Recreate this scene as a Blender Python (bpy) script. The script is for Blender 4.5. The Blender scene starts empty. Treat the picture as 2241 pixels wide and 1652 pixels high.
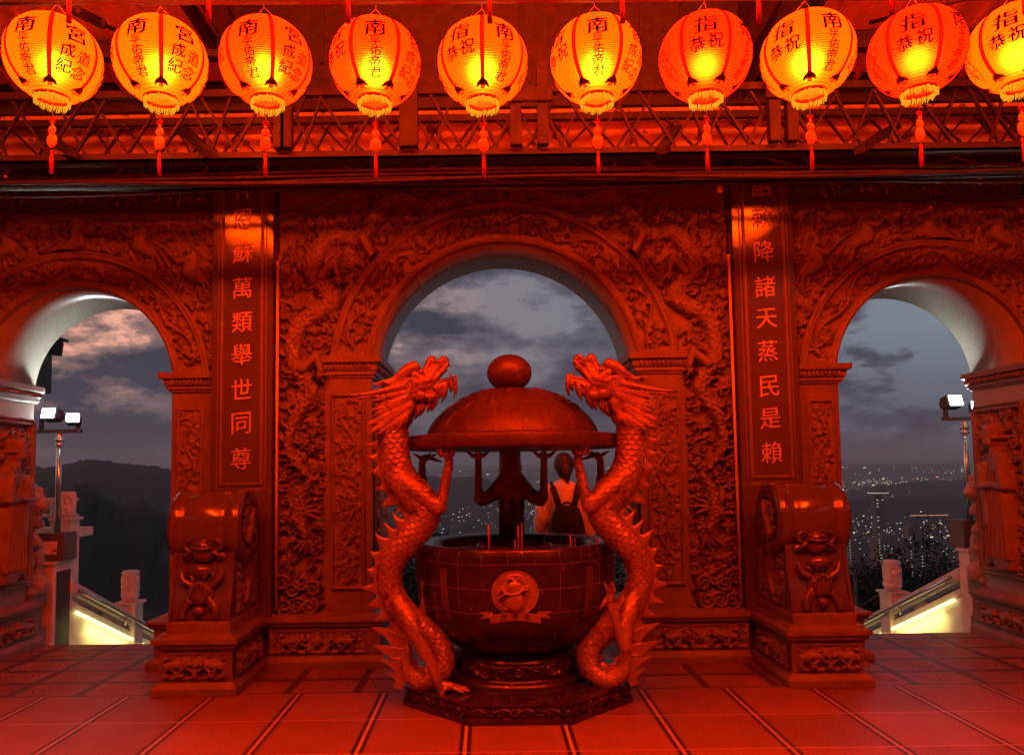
import bpy, bmesh, math, random
import numpy as np
from mathutils import Vector, Matrix
random.seed(7); RNG = np.random.default_rng(7)
PI = math.pi
SC = bpy.context.scene
COL = SC.collection
# ------------------------------------------------------------------ camera
CAMX, CAMH, PITCH, ROLL = -0.146, 1.56, math.radians(4), math.radians(0.8)
cd = bpy.data.cameras.new('camera'); cam = bpy.data.objects.new('camera', cd); COL.objects.link(cam)
cam.matrix_world = Matrix.Translation((CAMX, 0, CAMH)) @ Matrix.Rotation(PI/2+PITCH, 4, 'X') @ Matrix.Rotation(-ROLL, 4, 'Z')
cd.sensor_width = 36; cd.lens = 36*1690/2241; cd.shift_x = (1120.5-1068)/2241; cd.shift_y = (912-826)/2241
cd.clip_start = 0.05; cd.clip_end = 90000
SC.camera = cam
# ------------------------------------------------------------------ exposure, world
vs = SC.view_settings
vs.view_transform = 'Standard'; vs.look = 'None'; vs.exposure = 0.0; vs.gamma = 1.0
HAZE = .65e-4
SC.cycles.max_bounces = 6; SC.cycles.diffuse_bounces = 3; SC.cycles.glossy_bounces = 3
SC.cycles.sample_clamp_indirect = 4.0
SC.cycles.caustics_reflective = False; SC.cycles.caustics_refractive = False
SC.cycles.volume_bounces = 0
W = bpy.data.worlds.new('World'); SC.world = W; W.use_nodes = True
nt = W.node_tree; nt.nodes.clear()
def N(t, typ, **k):
    n = t.nodes.new(typ)
    for a, b in k.items(): setattr(n, a, b)
    return n
def ramp(t, stops, fac=None, interp='LINEAR'):
    r = N(t, 'ShaderNodeValToRGB'); cr = r.color_ramp; cr.interpolation = interp
    while len(cr.elements) < len(stops): cr.elements.new(0.5)
    for e, (p, c) in zip(cr.elements, stops):
        e.position = p; e.color = (*c, 1) if len(c) == 3 else c
    if fac is not None: t.links.new(fac, r.inputs['Fac'])
    return r
def mth(t, op, a, b=None, clamp=False):
    n = N(t, 'ShaderNodeMath', operation=op, use_clamp=clamp)
    for i, x in enumerate((a, b)):
        if x is None: continue
        if isinstance(x, (int, float)): n.inputs[i].default_value = x
        else: t.links.new(x, n.inputs[i])
    return n.outputs[0]
def mixc(t, fac, a, b, mode='MIX'):
    n = N(t, 'ShaderNodeMix', data_type='RGBA', blend_type=mode)
    for s, x in ((0, fac), (6, a), (7, b)):
        if isinstance(x, (int, float)): n.inputs[s].default_value = x
        elif isinstance(x, tuple): n.inputs[s].default_value = (*x, 1) if len(x) == 3 else x
        else: t.links.new(x, n.inputs[s])
    return n.outputs[2]
def build_world():
    tc = N(nt, 'ShaderNodeTexCoord'); sep = N(nt, 'ShaderNodeSeparateXYZ')
    nt.links.new(tc.outputs['Generated'], sep.inputs[0])
    x, y, z = sep.outputs
    el = mth(nt, 'MAXIMUM', z, 0.0)
    # clear air behind the clouds: warm afterglow to the left, blue to the right and up
    az = mth(nt, 'ADD', mth(nt, 'MULTIPLY', x, 1.0), 0.5, True)
    azr = ramp(nt, [(0.0, (1.25, .56, .37)), (0.27, (.85, .46, .35)), (0.5, (.27, .235, .26)), (0.75, (.19, .205, .245)), (1.0, (.22, .265, .32))], az)
    up = ramp(nt, [(0.0, (.42, .42, .46)), (0.07, (.6, .6, .64)), (0.16, (1, 1, 1)), (0.33, (.86, .9, 1.0)), (0.7, (.4, .44, .55))], el)
    clear = mixc(nt, 1.0, azr.outputs[0], up.outputs[0], 'MULTIPLY')
    # clouds on a flat layer overhead
    den = mth(nt, 'ADD', el, 0.42)
    cx = mth(nt, 'DIVIDE', x, den); cy = mth(nt, 'DIVIDE', y, den)
    cv = N(nt, 'ShaderNodeCombineXYZ'); nt.links.new(cx, cv.inputs[0]); nt.links.new(cy, cv.inputs[1])
    nt.links.new(mth(nt, 'MULTIPLY', el, 2.2), cv.inputs[2])
    ns = N(nt, 'ShaderNodeTexNoise'); ns.inputs['Scale'].default_value = 4.4; ns.inputs['Detail'].default_value = 11; ns.inputs['Roughness'].default_value = .64
    nt.links.new(cv.outputs[0], ns.inputs['Vector'])
    n2 = N(nt, 'ShaderNodeTexNoise'); n2.inputs['Scale'].default_value = 1.5; n2.inputs['Detail'].default_value = 3
    nt.links.new(cv.outputs[0], n2.inputs['Vector'])
    dens = mth(nt, 'ADD', mth(nt, 'MULTIPLY', ns.outputs[0], .75), mth(nt, 'MULTIPLY', n2.outputs[0], .4))
    # more cover in the middle, little on the right
    cover = mth(nt, 'SUBTRACT', dens, mth(nt, 'MULTIPLY', mth(nt, 'MAXIMUM', mth(nt, 'SUBTRACT', x, .28), 0.0), .9))
    cover = mth(nt, 'ADD', cover, ramp(nt, [(0, (.12,)*3), (.12, (.05,)*3), (.2, (0,)*3), (.3, (.03,)*3)], el).outputs[0])
    cover = mth(nt, 'SUBTRACT', cover, mth(nt, 'MULTIPLY', mth(nt, 'MAXIMUM', mth(nt, 'SUBTRACT', mth(nt, 'MULTIPLY', x, -1.0), .25), 0.0), .3))
    m = ramp(nt, [(0.49, (0, 0, 0)), (0.545, (.75, .75, .75)), (0.63, (1, 1, 1))], cover)
    dark = ramp(nt, [(0.5, (.12, .11, .145)), (.64, (.04, .042, .068))], dens)
    sky = mixc(nt, m.outputs[0], clear, dark.outputs[0])
    ni = N(nt, 'ShaderNodeTexSky', sky_type='NISHITA', sun_disc=False)
    ni.sun_elevation = math.radians(0.5); ni.sun_rotation = math.radians(-60)
    tot = mixc(nt, 0.004, sky, ni.outputs[0], 'ADD')
    bg = N(nt, 'ShaderNodeBackground'); nt.links.new(tot, bg.inputs[0]); bg.inputs[1].default_value = 1.0
    out = N(nt, 'ShaderNodeOutputWorld'); nt.links.new(bg.outputs[0], out.inputs[0])
build_world()
# ------------------------------------------------------------------ helpers
def at(u, v, Y):
    "point at depth Y seen at pixel (u, v) of a 2241 px wide picture"
    x, y = u-1068., v-912.
    c, s = math.cos(ROLL), math.sin(ROLL)
    x, y = x*c-y*s, x*s+y*c
    d = (x/1690, 1, -y/1690); cp, sp = math.cos(PITCH), math.sin(PITCH)
    d = (d[0], d[1]*cp-d[2]*sp, d[1]*sp+d[2]*cp)
    t = Y/d[1]
    return np.array([CAMX+d[0]*t, Y, CAMH+d[2]*t])
ORG = {}
def tag(o, label=None, cat=None, group=None, kind=None):
    if label: o['label'] = label
    if cat: o['category'] = cat
    if group: o['group'] = group
    if kind: o['kind'] = kind
    return o
def empty(name, loc, label, cat, group=None):
    o = bpy.data.objects.new(name, None); COL.objects.link(o); o.location = loc; o.empty_display_size = .1
    ORG[o.name] = np.array(loc, float)
    return tag(o, label, cat, group)
def link(name, me, mat, parent=None):
    o = bpy.data.objects.new(name, me); COL.objects.link(o)
    for m in (mat if isinstance(mat, (list, tuple)) else [mat]):
        if len(me.materials) < (len(mat) if isinstance(mat, (list, tuple)) else 1): me.materials.append(m)
    if parent is not None:
        o.parent = parent; ORG[o.name] = ORG[parent.name]
    else: ORG[o.name] = np.zeros(3)
    return o
def mesh_np(name, V, F, smooth=True):
    "V (n,3), F list or (m,3|4) array"
    me = bpy.data.meshes.new(name)
    V = np.asarray(V, np.float32)
    if isinstance(F, np.ndarray):
        k = F.shape[1]; m = len(F)
        me.vertices.add(len(V)); me.vertices.foreach_set('co', V.ravel())
        me.loops.add(m*k); me.loops.foreach_set('vertex_index', F.astype(np.int32).ravel())
        me.polygons.add(m); me.polygons.foreach_set('loop_start', np.arange(0, m*k, k, dtype=np.int32))
        me.polygons.foreach_set('use_smooth', np.full(m, smooth))
        me.update(calc_edges=True); me.validate()
    else:
        me.from_pydata([tuple(v) for v in V], [], F); me.update()
        me.polygons.foreach_set('use_smooth', [smooth]*len(me.polygons))
    return me
class MB:
    "collects shapes into ONE mesh, world coordinates"
    def __init__(s): s.V = []; s.F = []; s.n = 0; s.sm = []
    def add(s, V, F, sm=False):
        V = np.asarray(V, float); s.V.append(V); s.F += [tuple(int(i)+s.n for i in f) for f in F]; s.sm += [sm]*len(F); s.n += len(V); return s
    def box(s, x0, x1, y0, y1, z0, z1, M=None):
        V = np.array([(x, y, z) for z in (z0, z1) for y in (y0, y1) for x in (x0, x1)], float)
        if M is not None: V = np.array([M @ Vector(v) for v in V])
        return s.add(V, [(0, 2, 3, 1), (4, 5, 7, 6), (0, 1, 5, 4), (2, 6, 7, 3), (0, 4, 6, 2), (1, 3, 7, 5)])
    def bar(s, p, q, w, h=None, up=(0, 0, 1)):
        p, q = Vector(p), Vector(q); h = h or w; d = (q-p); L = d.length; d.normalize()
        u = Vector(up); 
        if abs(d.dot(u)) > .98: u = Vector((1, 0, 0))
        a = d.cross(u).normalized(); b = a.cross(d).normalized()
        V = [o+a*i*w/2+b*j*h/2 for o in (p, q) for i, j in ((-1, -1), (1, -1), (1, 1), (-1, 1))]
        return s.add(np.array(V), [(0, 1, 2, 3), (7, 6, 5, 4), (0, 4, 5, 1), (1, 5, 6, 2), (2, 6, 7, 3), (3, 7, 4, 0)])
    def tube(s, P, R, n=10, cap=True, flat=1.0, side=None):
        P = np.asarray(P, float); m = len(P); R = np.full(m, R, float) if np.isscalar(R) else np.asarray(R, float)
        T = np.gradient(P, axis=0); T /= np.linalg.norm(T, axis=1)[:, None]+1e-9
        ref = np.array(side if side is not None else ((0, -1, 0) if abs(T[:, 1]).mean() < .8 else (0, 0, 1)), float)
        A = np.cross(T, ref); A /= np.linalg.norm(A, axis=1)[:, None]+1e-9; B = np.cross(A, T)
        a = np.linspace(0, 2*PI, n, endpoint=False)
        V = P[:, None]+R[:, None, None]*(np.cos(a)[None, :, None]*A[:, None]+flat*np.sin(a)[None, :, None]*B[:, None])
        F = [(i*n+j, i*n+(j+1) % n, (i+1)*n+(j+1) % n, (i+1)*n+j) for i in range(m-1) for j in range(n)]
        V = V.reshape(-1, 3)
        if cap: F += [tuple(range(n))[::-1], tuple((m-1)*n+j for j in range(n))]
        return s.add(V, F, True)
    def lathe(s, prof, c, n=48, axis='Z', close=False, a0=0, a1=2*PI):
        prof = np.asarray(prof, float); m = len(prof); full = abs(a1-a0-2*PI) < 1e-6
        a = np.linspace(a0, a1, n, endpoint=not full); k = len(a)
        V = np.stack([prof[:, 0:1]*np.cos(a), prof[:, 0:1]*np.sin(a), np.repeat(prof[:, 1:2], k, 1)], -1).reshape(-1, 3)
        if axis == 'X': V = V[:, [2, 0, 1]]
        if axis == 'Y': V = V[:, [1, 2, 0]]
        V = V+np.array(c, float)
        F = [(i*k+j, i*k+(j+1) % k, (i+1)*k+(j+1) % k, (i+1)*k+j) for i in range(m-1) for j in range(k if full else k-1)]
        return s.add(V, F, True)
    def ball(s, c, r, n=14, sc=(1, 1, 1), M=None):
        t = np.linspace(0, PI, n//2+2)[1:-1]; a = np.linspace(0, 2*PI, n, endpoint=False)
        V = [(0, 0, 1)]+[(math.sin(i)*math.cos(j), math.sin(i)*math.sin(j), math.cos(i)) for i in t for j in a]+[(0, 0, -1)]
        V = np.array(V)*np.array(sc)*r
        if M is not None: V = np.array([M @ Vector(v) for v in V])
        V = V+np.array(c, float); k = len(t)
        F = [(0, 1+j, 1+(j+1) % n) for j in range(n)]
        F += [(1+i*n+j, 1+(i+1)*n+j, 1+(i+1)*n+(j+1) % n, 1+i*n+(j+1) % n) for i in range(k-1) for j in range(n)]
        F += [(1+k*n, 1+(k-1)*n+(j+1) % n, 1+(k-1)*n+j) for j in range(n)]
        return s.add(V, F, True)
    def chain(s, pts, n=12, sub=6):
        "tapered capsule chain, pts (x,y,z,r)"
        pts = np.asarray(pts, float); P = catmull(pts, sub*(len(pts)-1)+1) if len(pts) > 2 else np.linspace(pts[0], pts[1], sub+1)
        s.tube(P[:, :3], np.maximum(P[:, 3], .0015), n)
        for e in (P[0], P[-1]): s.ball(e[:3], max(e[3], .0015)*.999, n)
        return s
    def prism(s, poly, y0, y1, M=None):
        "polygon in XZ given thickness in Y"
        n = len(poly); V = np.array([(x, y0, z) for x, z in poly]+[(x, y1, z) for x, z in poly], float)
        if M is not None: V = np.array([M @ Vector(v) for v in V])
        return s.add(V, [tuple(range(n)), tuple(range(2*n-1, n-1, -1))]+[(i, i+n, (i+1) % n+n, (i+1) % n) for i in range(n)])
    def mould(s, path, prof):
        "profile [(out, z)] swept along an XY polyline with mitres; out is to the right of travel"
        P = [np.array(p, float) for p in path]; n = len(P); dirs = [(P[i+1]-P[i])/np.linalg.norm(P[i+1]-P[i]) for i in range(n-1)]
        nor = [np.array((d[1], -d[0])) for d in dirs]; V = []
        for i in range(n):
            if i == 0: m = nor[0]
            elif i == n-1: m = nor[-1]
            else:
                m = nor[i-1]+nor[i]; m = m/max(.2, np.dot(m, nor[i]))
            V += [(*(P[i]+m*o), z) for o, z in prof]
        k = len(prof)
        F = [(i*k+j, i*k+j+1, (i+1)*k+j+1, (i+1)*k+j) for i in range(n-1) for j in range(k-1)]
        F += [tuple(range(k))[::-1], tuple((n-1)*k+j for j in range(k))]
        return s.add(np.array(V), F)
    def build(s, name, mat, parent=None, bevel=0, smooth=None):
        V = np.concatenate(s.V) if s.V else np.zeros((0, 3))
        if parent is not None: V = V-ORG[parent.name]
        me = bpy.data.meshes.new(name); me.from_pydata(V.tolist(), [], s.F); me.update()
        me.polygons.foreach_set('use_smooth', s.sm if smooth is None else [smooth]*len(me.polygons))
        bm = bmesh.new(); bm.from_mesh(me)
        bmesh.ops.recalc_face_normals(bm, faces=bm.faces)
        if bevel:
            bmesh.ops.remove_doubles(bm, verts=bm.verts, dist=1e-5)
            es = [e for e in bm.edges if len(e.link_faces) == 2 and e.calc_face_angle(0) > .6]
            bmesh.ops.bevel(bm, geom=es, offset=bevel, segments=2, affect='EDGES', clamp_overlap=True)
        bm.to_mesh(me); bm.free()
        return link(name, me, mat, parent)
def catmull(P, n):
    P = np.asarray(P, float); m = len(P); t = np.linspace(0, m-1, n); i = np.clip(t.astype(int), 0, m-2); f = (t-i)[:, None]
    Q = np.vstack([2*P[0]-P[1], P, 2*P[-1]-P[-2]]); a, b, c, d = Q[i], Q[i+1], Q[i+2], Q[i+3]
    return .5*((2*b)+(c-a)*f+(2*a-5*b+4*c-d)*f*f+(3*b-a-3*c+d)*f**3)
def remesh(mb, name, mat, parent, voxel, smooth=3, disp=None):
    "fuse overlapping closed shapes into one sculpted surface"
    tmp = mb.build('tmp', mat)
    md = tmp.modifiers.new('r', 'REMESH'); md.mode = 'VOXEL'; md.voxel_size = voxel; md.use_smooth_shade = True
    sm = tmp.modifiers.new('s', 'SMOOTH'); sm.iterations = smooth; sm.factor = .5
    dg = bpy.context.evaluated_depsgraph_get(); dg.update()
    me = bpy.data.meshes.new_from_object(tmp.evaluated_get(dg)); me.name = name
    bpy.data.objects.remove(tmp)
    n = len(me.vertices); co = np.empty(n*3, np.float32); me.vertices.foreach_get('co', co); co = co.reshape(-1, 3).astype(float)
    if disp is not None:
        no = np.empty(n*3, np.float32); me.vertices.foreach_get('normal', no); no = no.reshape(-1, 3)
        co = co+no*disp(co)[:, None]
    if parent is not None: co = co-ORG[parent.name]
    me.vertices.foreach_set('co', co.astype(np.float32).ravel()); me.update()
    me.polygons.foreach_set('use_smooth', [True]*len(me.polygons))
    me.materials.clear()
    return link(name, me, mat, parent)
GL = {}
def glyph(ch, bold=0.0):
    k = (ch, bold)
    if k not in GL:
        c = bpy.data.curves.new('g', 'FONT'); c.body = ch; c.offset = bold; c.resolution_u = 3
        o = bpy.data.objects.new('g', c); COL.objects.link(o)
        dg = bpy.context.evaluated_depsgraph_get(); dg.update()
        m = bpy.data.meshes.new_from_object(o.evaluated_get(dg))
        V = np.array([v.co[:2] for v in m.vertices]); F = [tuple(p.vertices) for p in m.polygons]
        V = V-(V.max(0)+V.min(0))/2; V = V/max(np.ptp(V, axis=0))
        # brush hand: horizontals rise to the right, strokes swell, slight wobble
        V[:, 1] += .07*V[:, 0]+.012*np.sin(V[:, 0]*9+V[:, 1]*5); V[:, 0] += .012*np.sin(V[:, 1]*8)
        bpy.data.objects.remove(o); GL[k] = (V, F)
    return GL[k]
def put_glyph(mb, ch, fn, size, bold=0.0, asp=1.0):
    "fn maps (x, y) in metres from the character's centre to a 3D point"
    V, F = glyph(ch, 0.0)   # a heavier brush is two passes of the stroke side by side
    for k in ((-bold, bold) if bold else (0,)): mb.add(np.array([fn((x+k)*size*asp, (y+k*.5)*size) for x, y in V]), F)
def scale_pattern(a, b):
    "overlapping scales: a along (1 per row), b across (1 per scale); 0..1, rising to the free edge"
    out = np.zeros_like(a); done = np.zeros(a.shape, bool)
    for k in (1, 0):
        r = np.floor(a)-k; loc = a-r; fb = (b+.5*(r % 2)) % 1-.5
        lim = .62+.95*np.sqrt(np.maximum(0, 1-(2*fb)**2))
        ok = (loc < lim) & ~done if k else ~done
        e = np.clip(loc/np.maximum(lim, .05), 0, 1)
        out = np.where(ok, .10+.72*e+.18*(e > .84), out); done |= ok
    return out
class Rel:
    "carved relief as a height field over x in [x0,x1], z in [z0,z1]"
    def __init__(s, x0, x1, z0, z1, res=.008):
        s.x = np.linspace(x0, x1, max(3, int((x1-x0)/res)+1)); s.z = np.linspace(z0, z1, max(3, int((z1-z0)/res)+1)); s.res = res
        s.X, s.Z = np.meshgrid(s.x, s.z); s.H = np.zeros_like(s.X); s.b = (x0, x1, z0, z1)
    def seg(s, p, q, r0, r1, h, sc=None, L0=0.):
        R = max(r0, r1); dx = s.x[1]-s.x[0]; dz = s.z[1]-s.z[0]
        i0 = max(0, int((min(p[0], q[0])-R-s.x[0])/dx)); i1 = min(len(s.x), int((max(p[0], q[0])+R-s.x[0])/dx)+2)
        j0 = max(0, int((min(p[1], q[1])-R-s.z[0])/dz)); j1 = min(len(s.z), int((max(p[1], q[1])+R-s.z[0])/dz)+2)
        if i1 <= i0 or j1 <= j0: return
        X, Z = s.X[j0:j1, i0:i1]-p[0], s.Z[j0:j1, i0:i1]-p[1]
        vx, vz = q[0]-p[0], q[1]-p[1]; LL = vx*vx+vz*vz
        t = np.clip((X*vx+Z*vz)/LL, 0, 1) if LL > 1e-12 else np.zeros_like(X)
        d2 = (X-t*vx)**2+(Z-t*vz)**2; rr = r0+(r1-r0)*t
        v = h*np.sqrt(np.maximum(0, 1-(d2/(rr*rr))**1.8))
        if sc:
            L = math.sqrt(LL)+1e-9; cr = (X*vz-Z*vx)/L
            v = v*(.78+.32*scale_pattern((L0+t*L)/sc, cr/sc*.9))
        np.maximum(s.H[j0:j1, i0:i1], v, out=s.H[j0:j1, i0:i1])
    def path(s, pts, r, h, sc=None):
        r = np.full(len(pts), r) if np.isscalar(r) else r; L = 0
        for i in range(len(pts)-1):
            s.seg(pts[i], pts[i+1], r[i], r[i+1], h, sc, L); L += math.dist(pts[i], pts[i+1])
    def disc(s, x, z, r, h): s.seg((x, z), (x, z), r, r, h)
    def spiral(s, x, z, r, a0, d=1, n=1.6, h=.03):
        s.disc(x, z, r*1.05, h*.6)
        t = np.linspace(0, 1, 22); rr = r*(1-.85*t); a = a0+d*t*2*PI*n
        s.path(list(zip(x+rr*np.cos(a), z+rr*np.sin(a))), r*(.2-.08*t), h)
        return
    def leaf(s, x, z, a, l, w, h=.025, bend=.5):
        t = np.linspace(0, 1, 9); ang = a+bend*t; px = x+np.cumsum(np.cos(ang))*l/9; pz = z+np.cumsum(np.sin(ang))*l/9
        s.path(list(zip(px, pz)), np.maximum(.004, w*np.sin(PI*np.clip(t*.9+.08, 0, 1))), h)
    def flower(s, x, z, r, h=.035, n=7):
        a0 = random.random()*6
        for k, (f, m, g) in enumerate(((.66, n, .75), (.36, n-2, .95))):
            for i in range(m):
                a = a0+2*PI*i/m+k*.4; s.seg((x+f*r*math.cos(a)*.8, z+f*r*math.sin(a)*.8), (x+f*r*math.cos(a), z+f*r*math.sin(a)), r*.3, r*.33, h*g)
        s.disc(x, z, r*.2, h*1.15)
    def vine(s, p0, p1, amp, wl, r=.011, h=.022, flip=1):
        p0, p1 = np.array(p0), np.array(p1); L = np.linalg.norm(p1-p0); d = (p1-p0)/L; nr = np.array((-d[1], d[0]))
        n = max(8, int(L/.02)); t = np.linspace(0, L, n); ph = 2*PI*t/wl
        s.path([tuple(p0+d*a+nr*amp*.62*flip*math.sin(b)) for a, b in zip(t, ph)], r, h)
        k = 0
        while (k+.5)*wl/2 < L:
            sg = flip*(1 if k % 2 == 0 else -1); c = p0+d*((k+.5)*wl/2)-nr*sg*amp*.25; ang = math.atan2(d[1], d[0])
            s.spiral(c[0], c[1], amp*.48, ang+sg*PI/2, -sg, 1.3, h*1.1)
            for q in range(5):
                a = ang+sg*(.3+1.2*q)+random.uniform(-.3, .3); s.leaf(c[0]+amp*.5*math.cos(a), c[1]+amp*.5*math.sin(a), a+.5*sg, amp*.55, amp*.15, h*1.05, -.9*sg)
            if k % 2 == 1: s.flower(c[0], c[1], amp*.36, h*1.4, 6)
            k += 1
    def fill(s, n, rmin, rmax, h, kinds='ssclf', inside=None, sep=.8):
        x0, x1, z0, z1 = s.b; placed = []
        for _ in range(n):
            x, z = random.uniform(x0, x1), random.uniform(z0, z1); r = random.uniform(rmin, rmax)
            if inside and not inside(x, z): continue
            if any((x-a)**2+(z-b)**2 < (sep*(r+c))**2 for a, b, c in placed): continue
            placed.append((x, z, r)); k = random.choice(kinds); hh = h*random.uniform(.7, 1.1); a = random.random()*2*PI
            if k == 's': s.spiral(x, z, r, a, random.choice((-1, 1)), random.uniform(1.2, 1.9), hh)
            elif k == 'c':
                for q in range(4):
                    b = a+q*.8; s.disc(x+.55*r*math.cos(b), z+.55*r*math.sin(b), r*.55, hh*.9)
                s.spiral(x, z, r*.6, a, 1, 1.3, hh*1.1)
                s.leaf(x, z, a+PI, r*2.2, r*.3, hh*.8, .8)
            elif k == 'l':
                for q in range(5): s.leaf(x, z, a+q*2*PI/5+random.uniform(-.3, .3), r*1.2, r*.3, hh, random.uniform(-.9, .9))
            elif k == 'f': s.flower(x, z, r, hh)
            elif k == 'w':
                for q in range(4): s.leaf(x-r*.3, z-r*.6+q*r*.4, a*.15, r*2, r*.16, hh*(.7+.1*q), .9)
    def beast(s, x, z, L, h, f=1):
        "a striding guardian lion"
        Q = lambda a, b: (x+f*a*L, z+b*L)
        s.path([Q(-.42, .05), Q(-.1, .1), Q(.25, .12)], [.15*L, .15*L, .17*L], h)
        s.disc(*Q(.4, .2), .15*L, h*1.25); s.disc(*Q(.5, .14), .08*L, h*1.35)
        for i in range(7):
            a = 1+i*.75; s.spiral(*Q(.38+.15*math.cos(a), .2+.15*math.sin(a)), .05*L, a, 1, 1.2, h*1.3)
        for a, b in ((-.42, -.5), (-.25, -.12), (.2, .02), (.32, .55)):
            s.path([Q(a, 0), Q(b, -.14), Q(b+.03, -.28)], [.09*L, .06*L, .05*L], h*.95); s.seg(Q(b, -.3), Q(b+.1, -.3), .045*L, .045*L, h)
        s.path([Q(-.45, .08), Q(-.6, .2), Q(-.52, .33), Q(-.4, .3)], [.05*L, .05*L, .06*L, .02*L], h*.9)
        for q in range(3): s.leaf(*Q(-.1+.12*q, .05), PI-.5, .16*L, .02*L, h*1.05)
    def mesh(s, name, mat, parent, fn, mask=None, smooth=True):
        "fn(X, Z, H) -> (…,3) world coordinates"
        P = fn(s.X, s.Z, s.H); ny, nx = s.X.shape; idx = np.arange(ny*nx).reshape(ny, nx)
        ok = np.ones((ny, nx), bool) if mask is None else mask(s.X, s.Z)
        c = ok[:-1, :-1] & ok[1:, :-1] & ok[:-1, 1:] & ok[1:, 1:]
        F = np.stack([idx[:-1, :-1], idx[:-1, 1:], idx[1:, 1:], idx[1:, :-1]], -1)[c]
        us = np.unique(F); mp = np.zeros(ny*nx, int); mp[us] = np.arange(len(us))
        V = P.reshape(-1, 3)[us]
        if parent is not None: V = V-ORG[parent.name]
        return link(name, mesh_np(name, V, mp[F], smooth), mat, parent)
# ------------------------------------------------------------------ materials
def principled(name):
    m = bpy.data.materials.new(name); m.use_nodes = True; t = m.node_tree
    return m, t, t.nodes['Principled BSDF']
def surf(name, c1, c2=None, rough=.6, scale=12, bump=.15, bscale=60, metal=0., rvar=.1, detail=6, bdist=.01, spec=.5, wear=None):
    m, t, b = principled(name)
    c2 = c2 or tuple(x*.7 for x in c1)
    tc = N(t, 'ShaderNodeTexCoord')
    n1 = N(t, 'ShaderNodeTexNoise'); n1.inputs['Scale'].default_value = scale; n1.inputs['Detail'].default_value = detail; n1.inputs['Roughness'].default_value = .65
    t.links.new(tc.outputs['Object'], n1.inputs['Vector'])
    r = ramp(t, [(.32, c1), (.68, c2)], n1.outputs[0]); col = r.outputs[0]
    if wear:
        n3 = N(t, 'ShaderNodeTexNoise'); n3.inputs['Scale'].default_value = wear[1]; n3.inputs['Detail'].default_value = 9
        t.links.new(tc.outputs['Object'], n3.inputs['Vector'])
        w = ramp(t, [(wear[2], (0, 0, 0)), (wear[2]+.06, (1, 1, 1))], n3.outputs[0]); col = mixc(t, w.outputs[0], col, wear[0])
    t.links.new(col, b.inputs['Base Color'])
    n2 = N(t, 'ShaderNodeTexNoise'); n2.inputs['Scale'].default_value = bscale; n2.inputs['Detail'].default_value = 5
    t.links.new(tc.outputs['Object'], n2.inputs['Vector'])
    if bump:
        bp = N(t, 'ShaderNodeBump'); bp.inputs['Strength'].default_value = bump; bp.inputs['Distance'].default_value = bdist
        t.links.new(n2.outputs[0], bp.inputs['Height']); t.links.new(bp.outputs[0], b.inputs['Normal'])
    rr = mth(t, 'ADD', mth(t, 'MULTIPLY', mth(t, 'SUBTRACT', n1.outputs[0], .5), rvar*2), rough, True)
    t.links.new(rr, b.inputs['Roughness']); b.inputs['Metallic'].default_value = metal
    b.inputs['Specular IOR Level'].default_value = spec
    return m
def emis(name, col, s=1.0):
    m = bpy.data.materials.new(name); m.use_nodes = True; t = m.node_tree; t.nodes.clear()
    e = N(t, 'ShaderNodeEmission'); e.inputs[0].default_value = (*col, 1); e.inputs[1].default_value = s
    o = N(t, 'ShaderNodeOutputMaterial'); t.links.new(e.outputs[0], o.inputs[0]); return m
M_carve = surf('carved_stone', (.22, .165, .14), (.14, .105, .09), .58, 9, .25, 90)
M_frame = surf('dressed_stone', (.21, .155, .135), (.14, .105, .09), .45, 7, .12, 120)
M_polish = surf('polished_granite', (.13, .095, .08), (.07, .05, .045), .10, 160, .02, 300, rvar=.03, detail=3, spec=.7)
M_soffit = surf('soffit_granite', (.34, .31, .26), (.25, .225, .19), .28, 90, .03, 200, rvar=.05)
M_gild = surf('gilt_lettering', (.70, .52, .34), (.6, .43, .27), .4, 30, .05, 80)
M_bronze = surf('dragon_bronze', (.52, .34, .21), (.32, .20, .125), .36, 11, .08, 130, metal=.35, rvar=.12, wear=((.20, .12, .075), 9, .60))
M_burner = surf('burner_bronze', (.075, .042, .03), (.032, .018, .013), .24, 7, .08, 40, metal=.35, wear=((.35, .22, .14), 22, .66))
M_seam = surf('seam_solder', (.26, .17, .11), None, .4, 20, .05, 50, metal=.4)
M_lid = surf('lid_copper', (.18, .105, .07), (.085, .05, .034), .42, 5, .2, 50, metal=.3, wear=((.10, .06, .042), 16, .60))
M_emblem = surf('emblem_brass', (.5, .34, .21), (.4, .26, .16), .38, 16, .05, 80, metal=.35)
M_ash = surf('incense_ash', (.30, .26, .24), (.2, .17, .16), .95, 30, .6, 120)
M_dark = surf('dark_iron', (.05, .04, .04), (.03, .025, .025), .6, 10, .1, 60)
M_steel = surf('painted_steel', (.085, .055, .045), (.04, .026, .022), .5, 9, .15, 40, wear=((.05, .03, .025), 14, .58))
M_sheet = surf('roof_sheet', (.75, .55, .5), (.55, .4, .36), .5, 3, .05, 20)
M_iron = surf('darker_iron', (.045, .028, .022), (.022, .014, .012), .6, 9, .15, 40)  # even dark tone for truss, cables and roof frame
M_rust = surf('stained_plaster', (.80, .66, .58), (.62, .5, .44), .8, 3, .3, 30, wear=((.18, .12, .10), 9, .60))
M_white = surf('white_stone', (.68, .60, .55), (.55, .47, .43), .75, 8, .3, 70)
M_lion = surf('weathered_stone', (.34, .30, .26), (.22, .19, .165), .8, 12, .5, 60)
M_chrome = surf('stainless', (.62, .6, .58), (.5, .48, .46), .22, 6, 0, 60, metal=1.0)
M_green = surf('green_cabinet', (.10, .13, .105), (.07, .09, .075), .5, 5, .05, 40)
M_black = surf('black_fabric', (.025, .022, .022), (.016, .014, .014), .85, 40, .3, 200)
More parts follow.
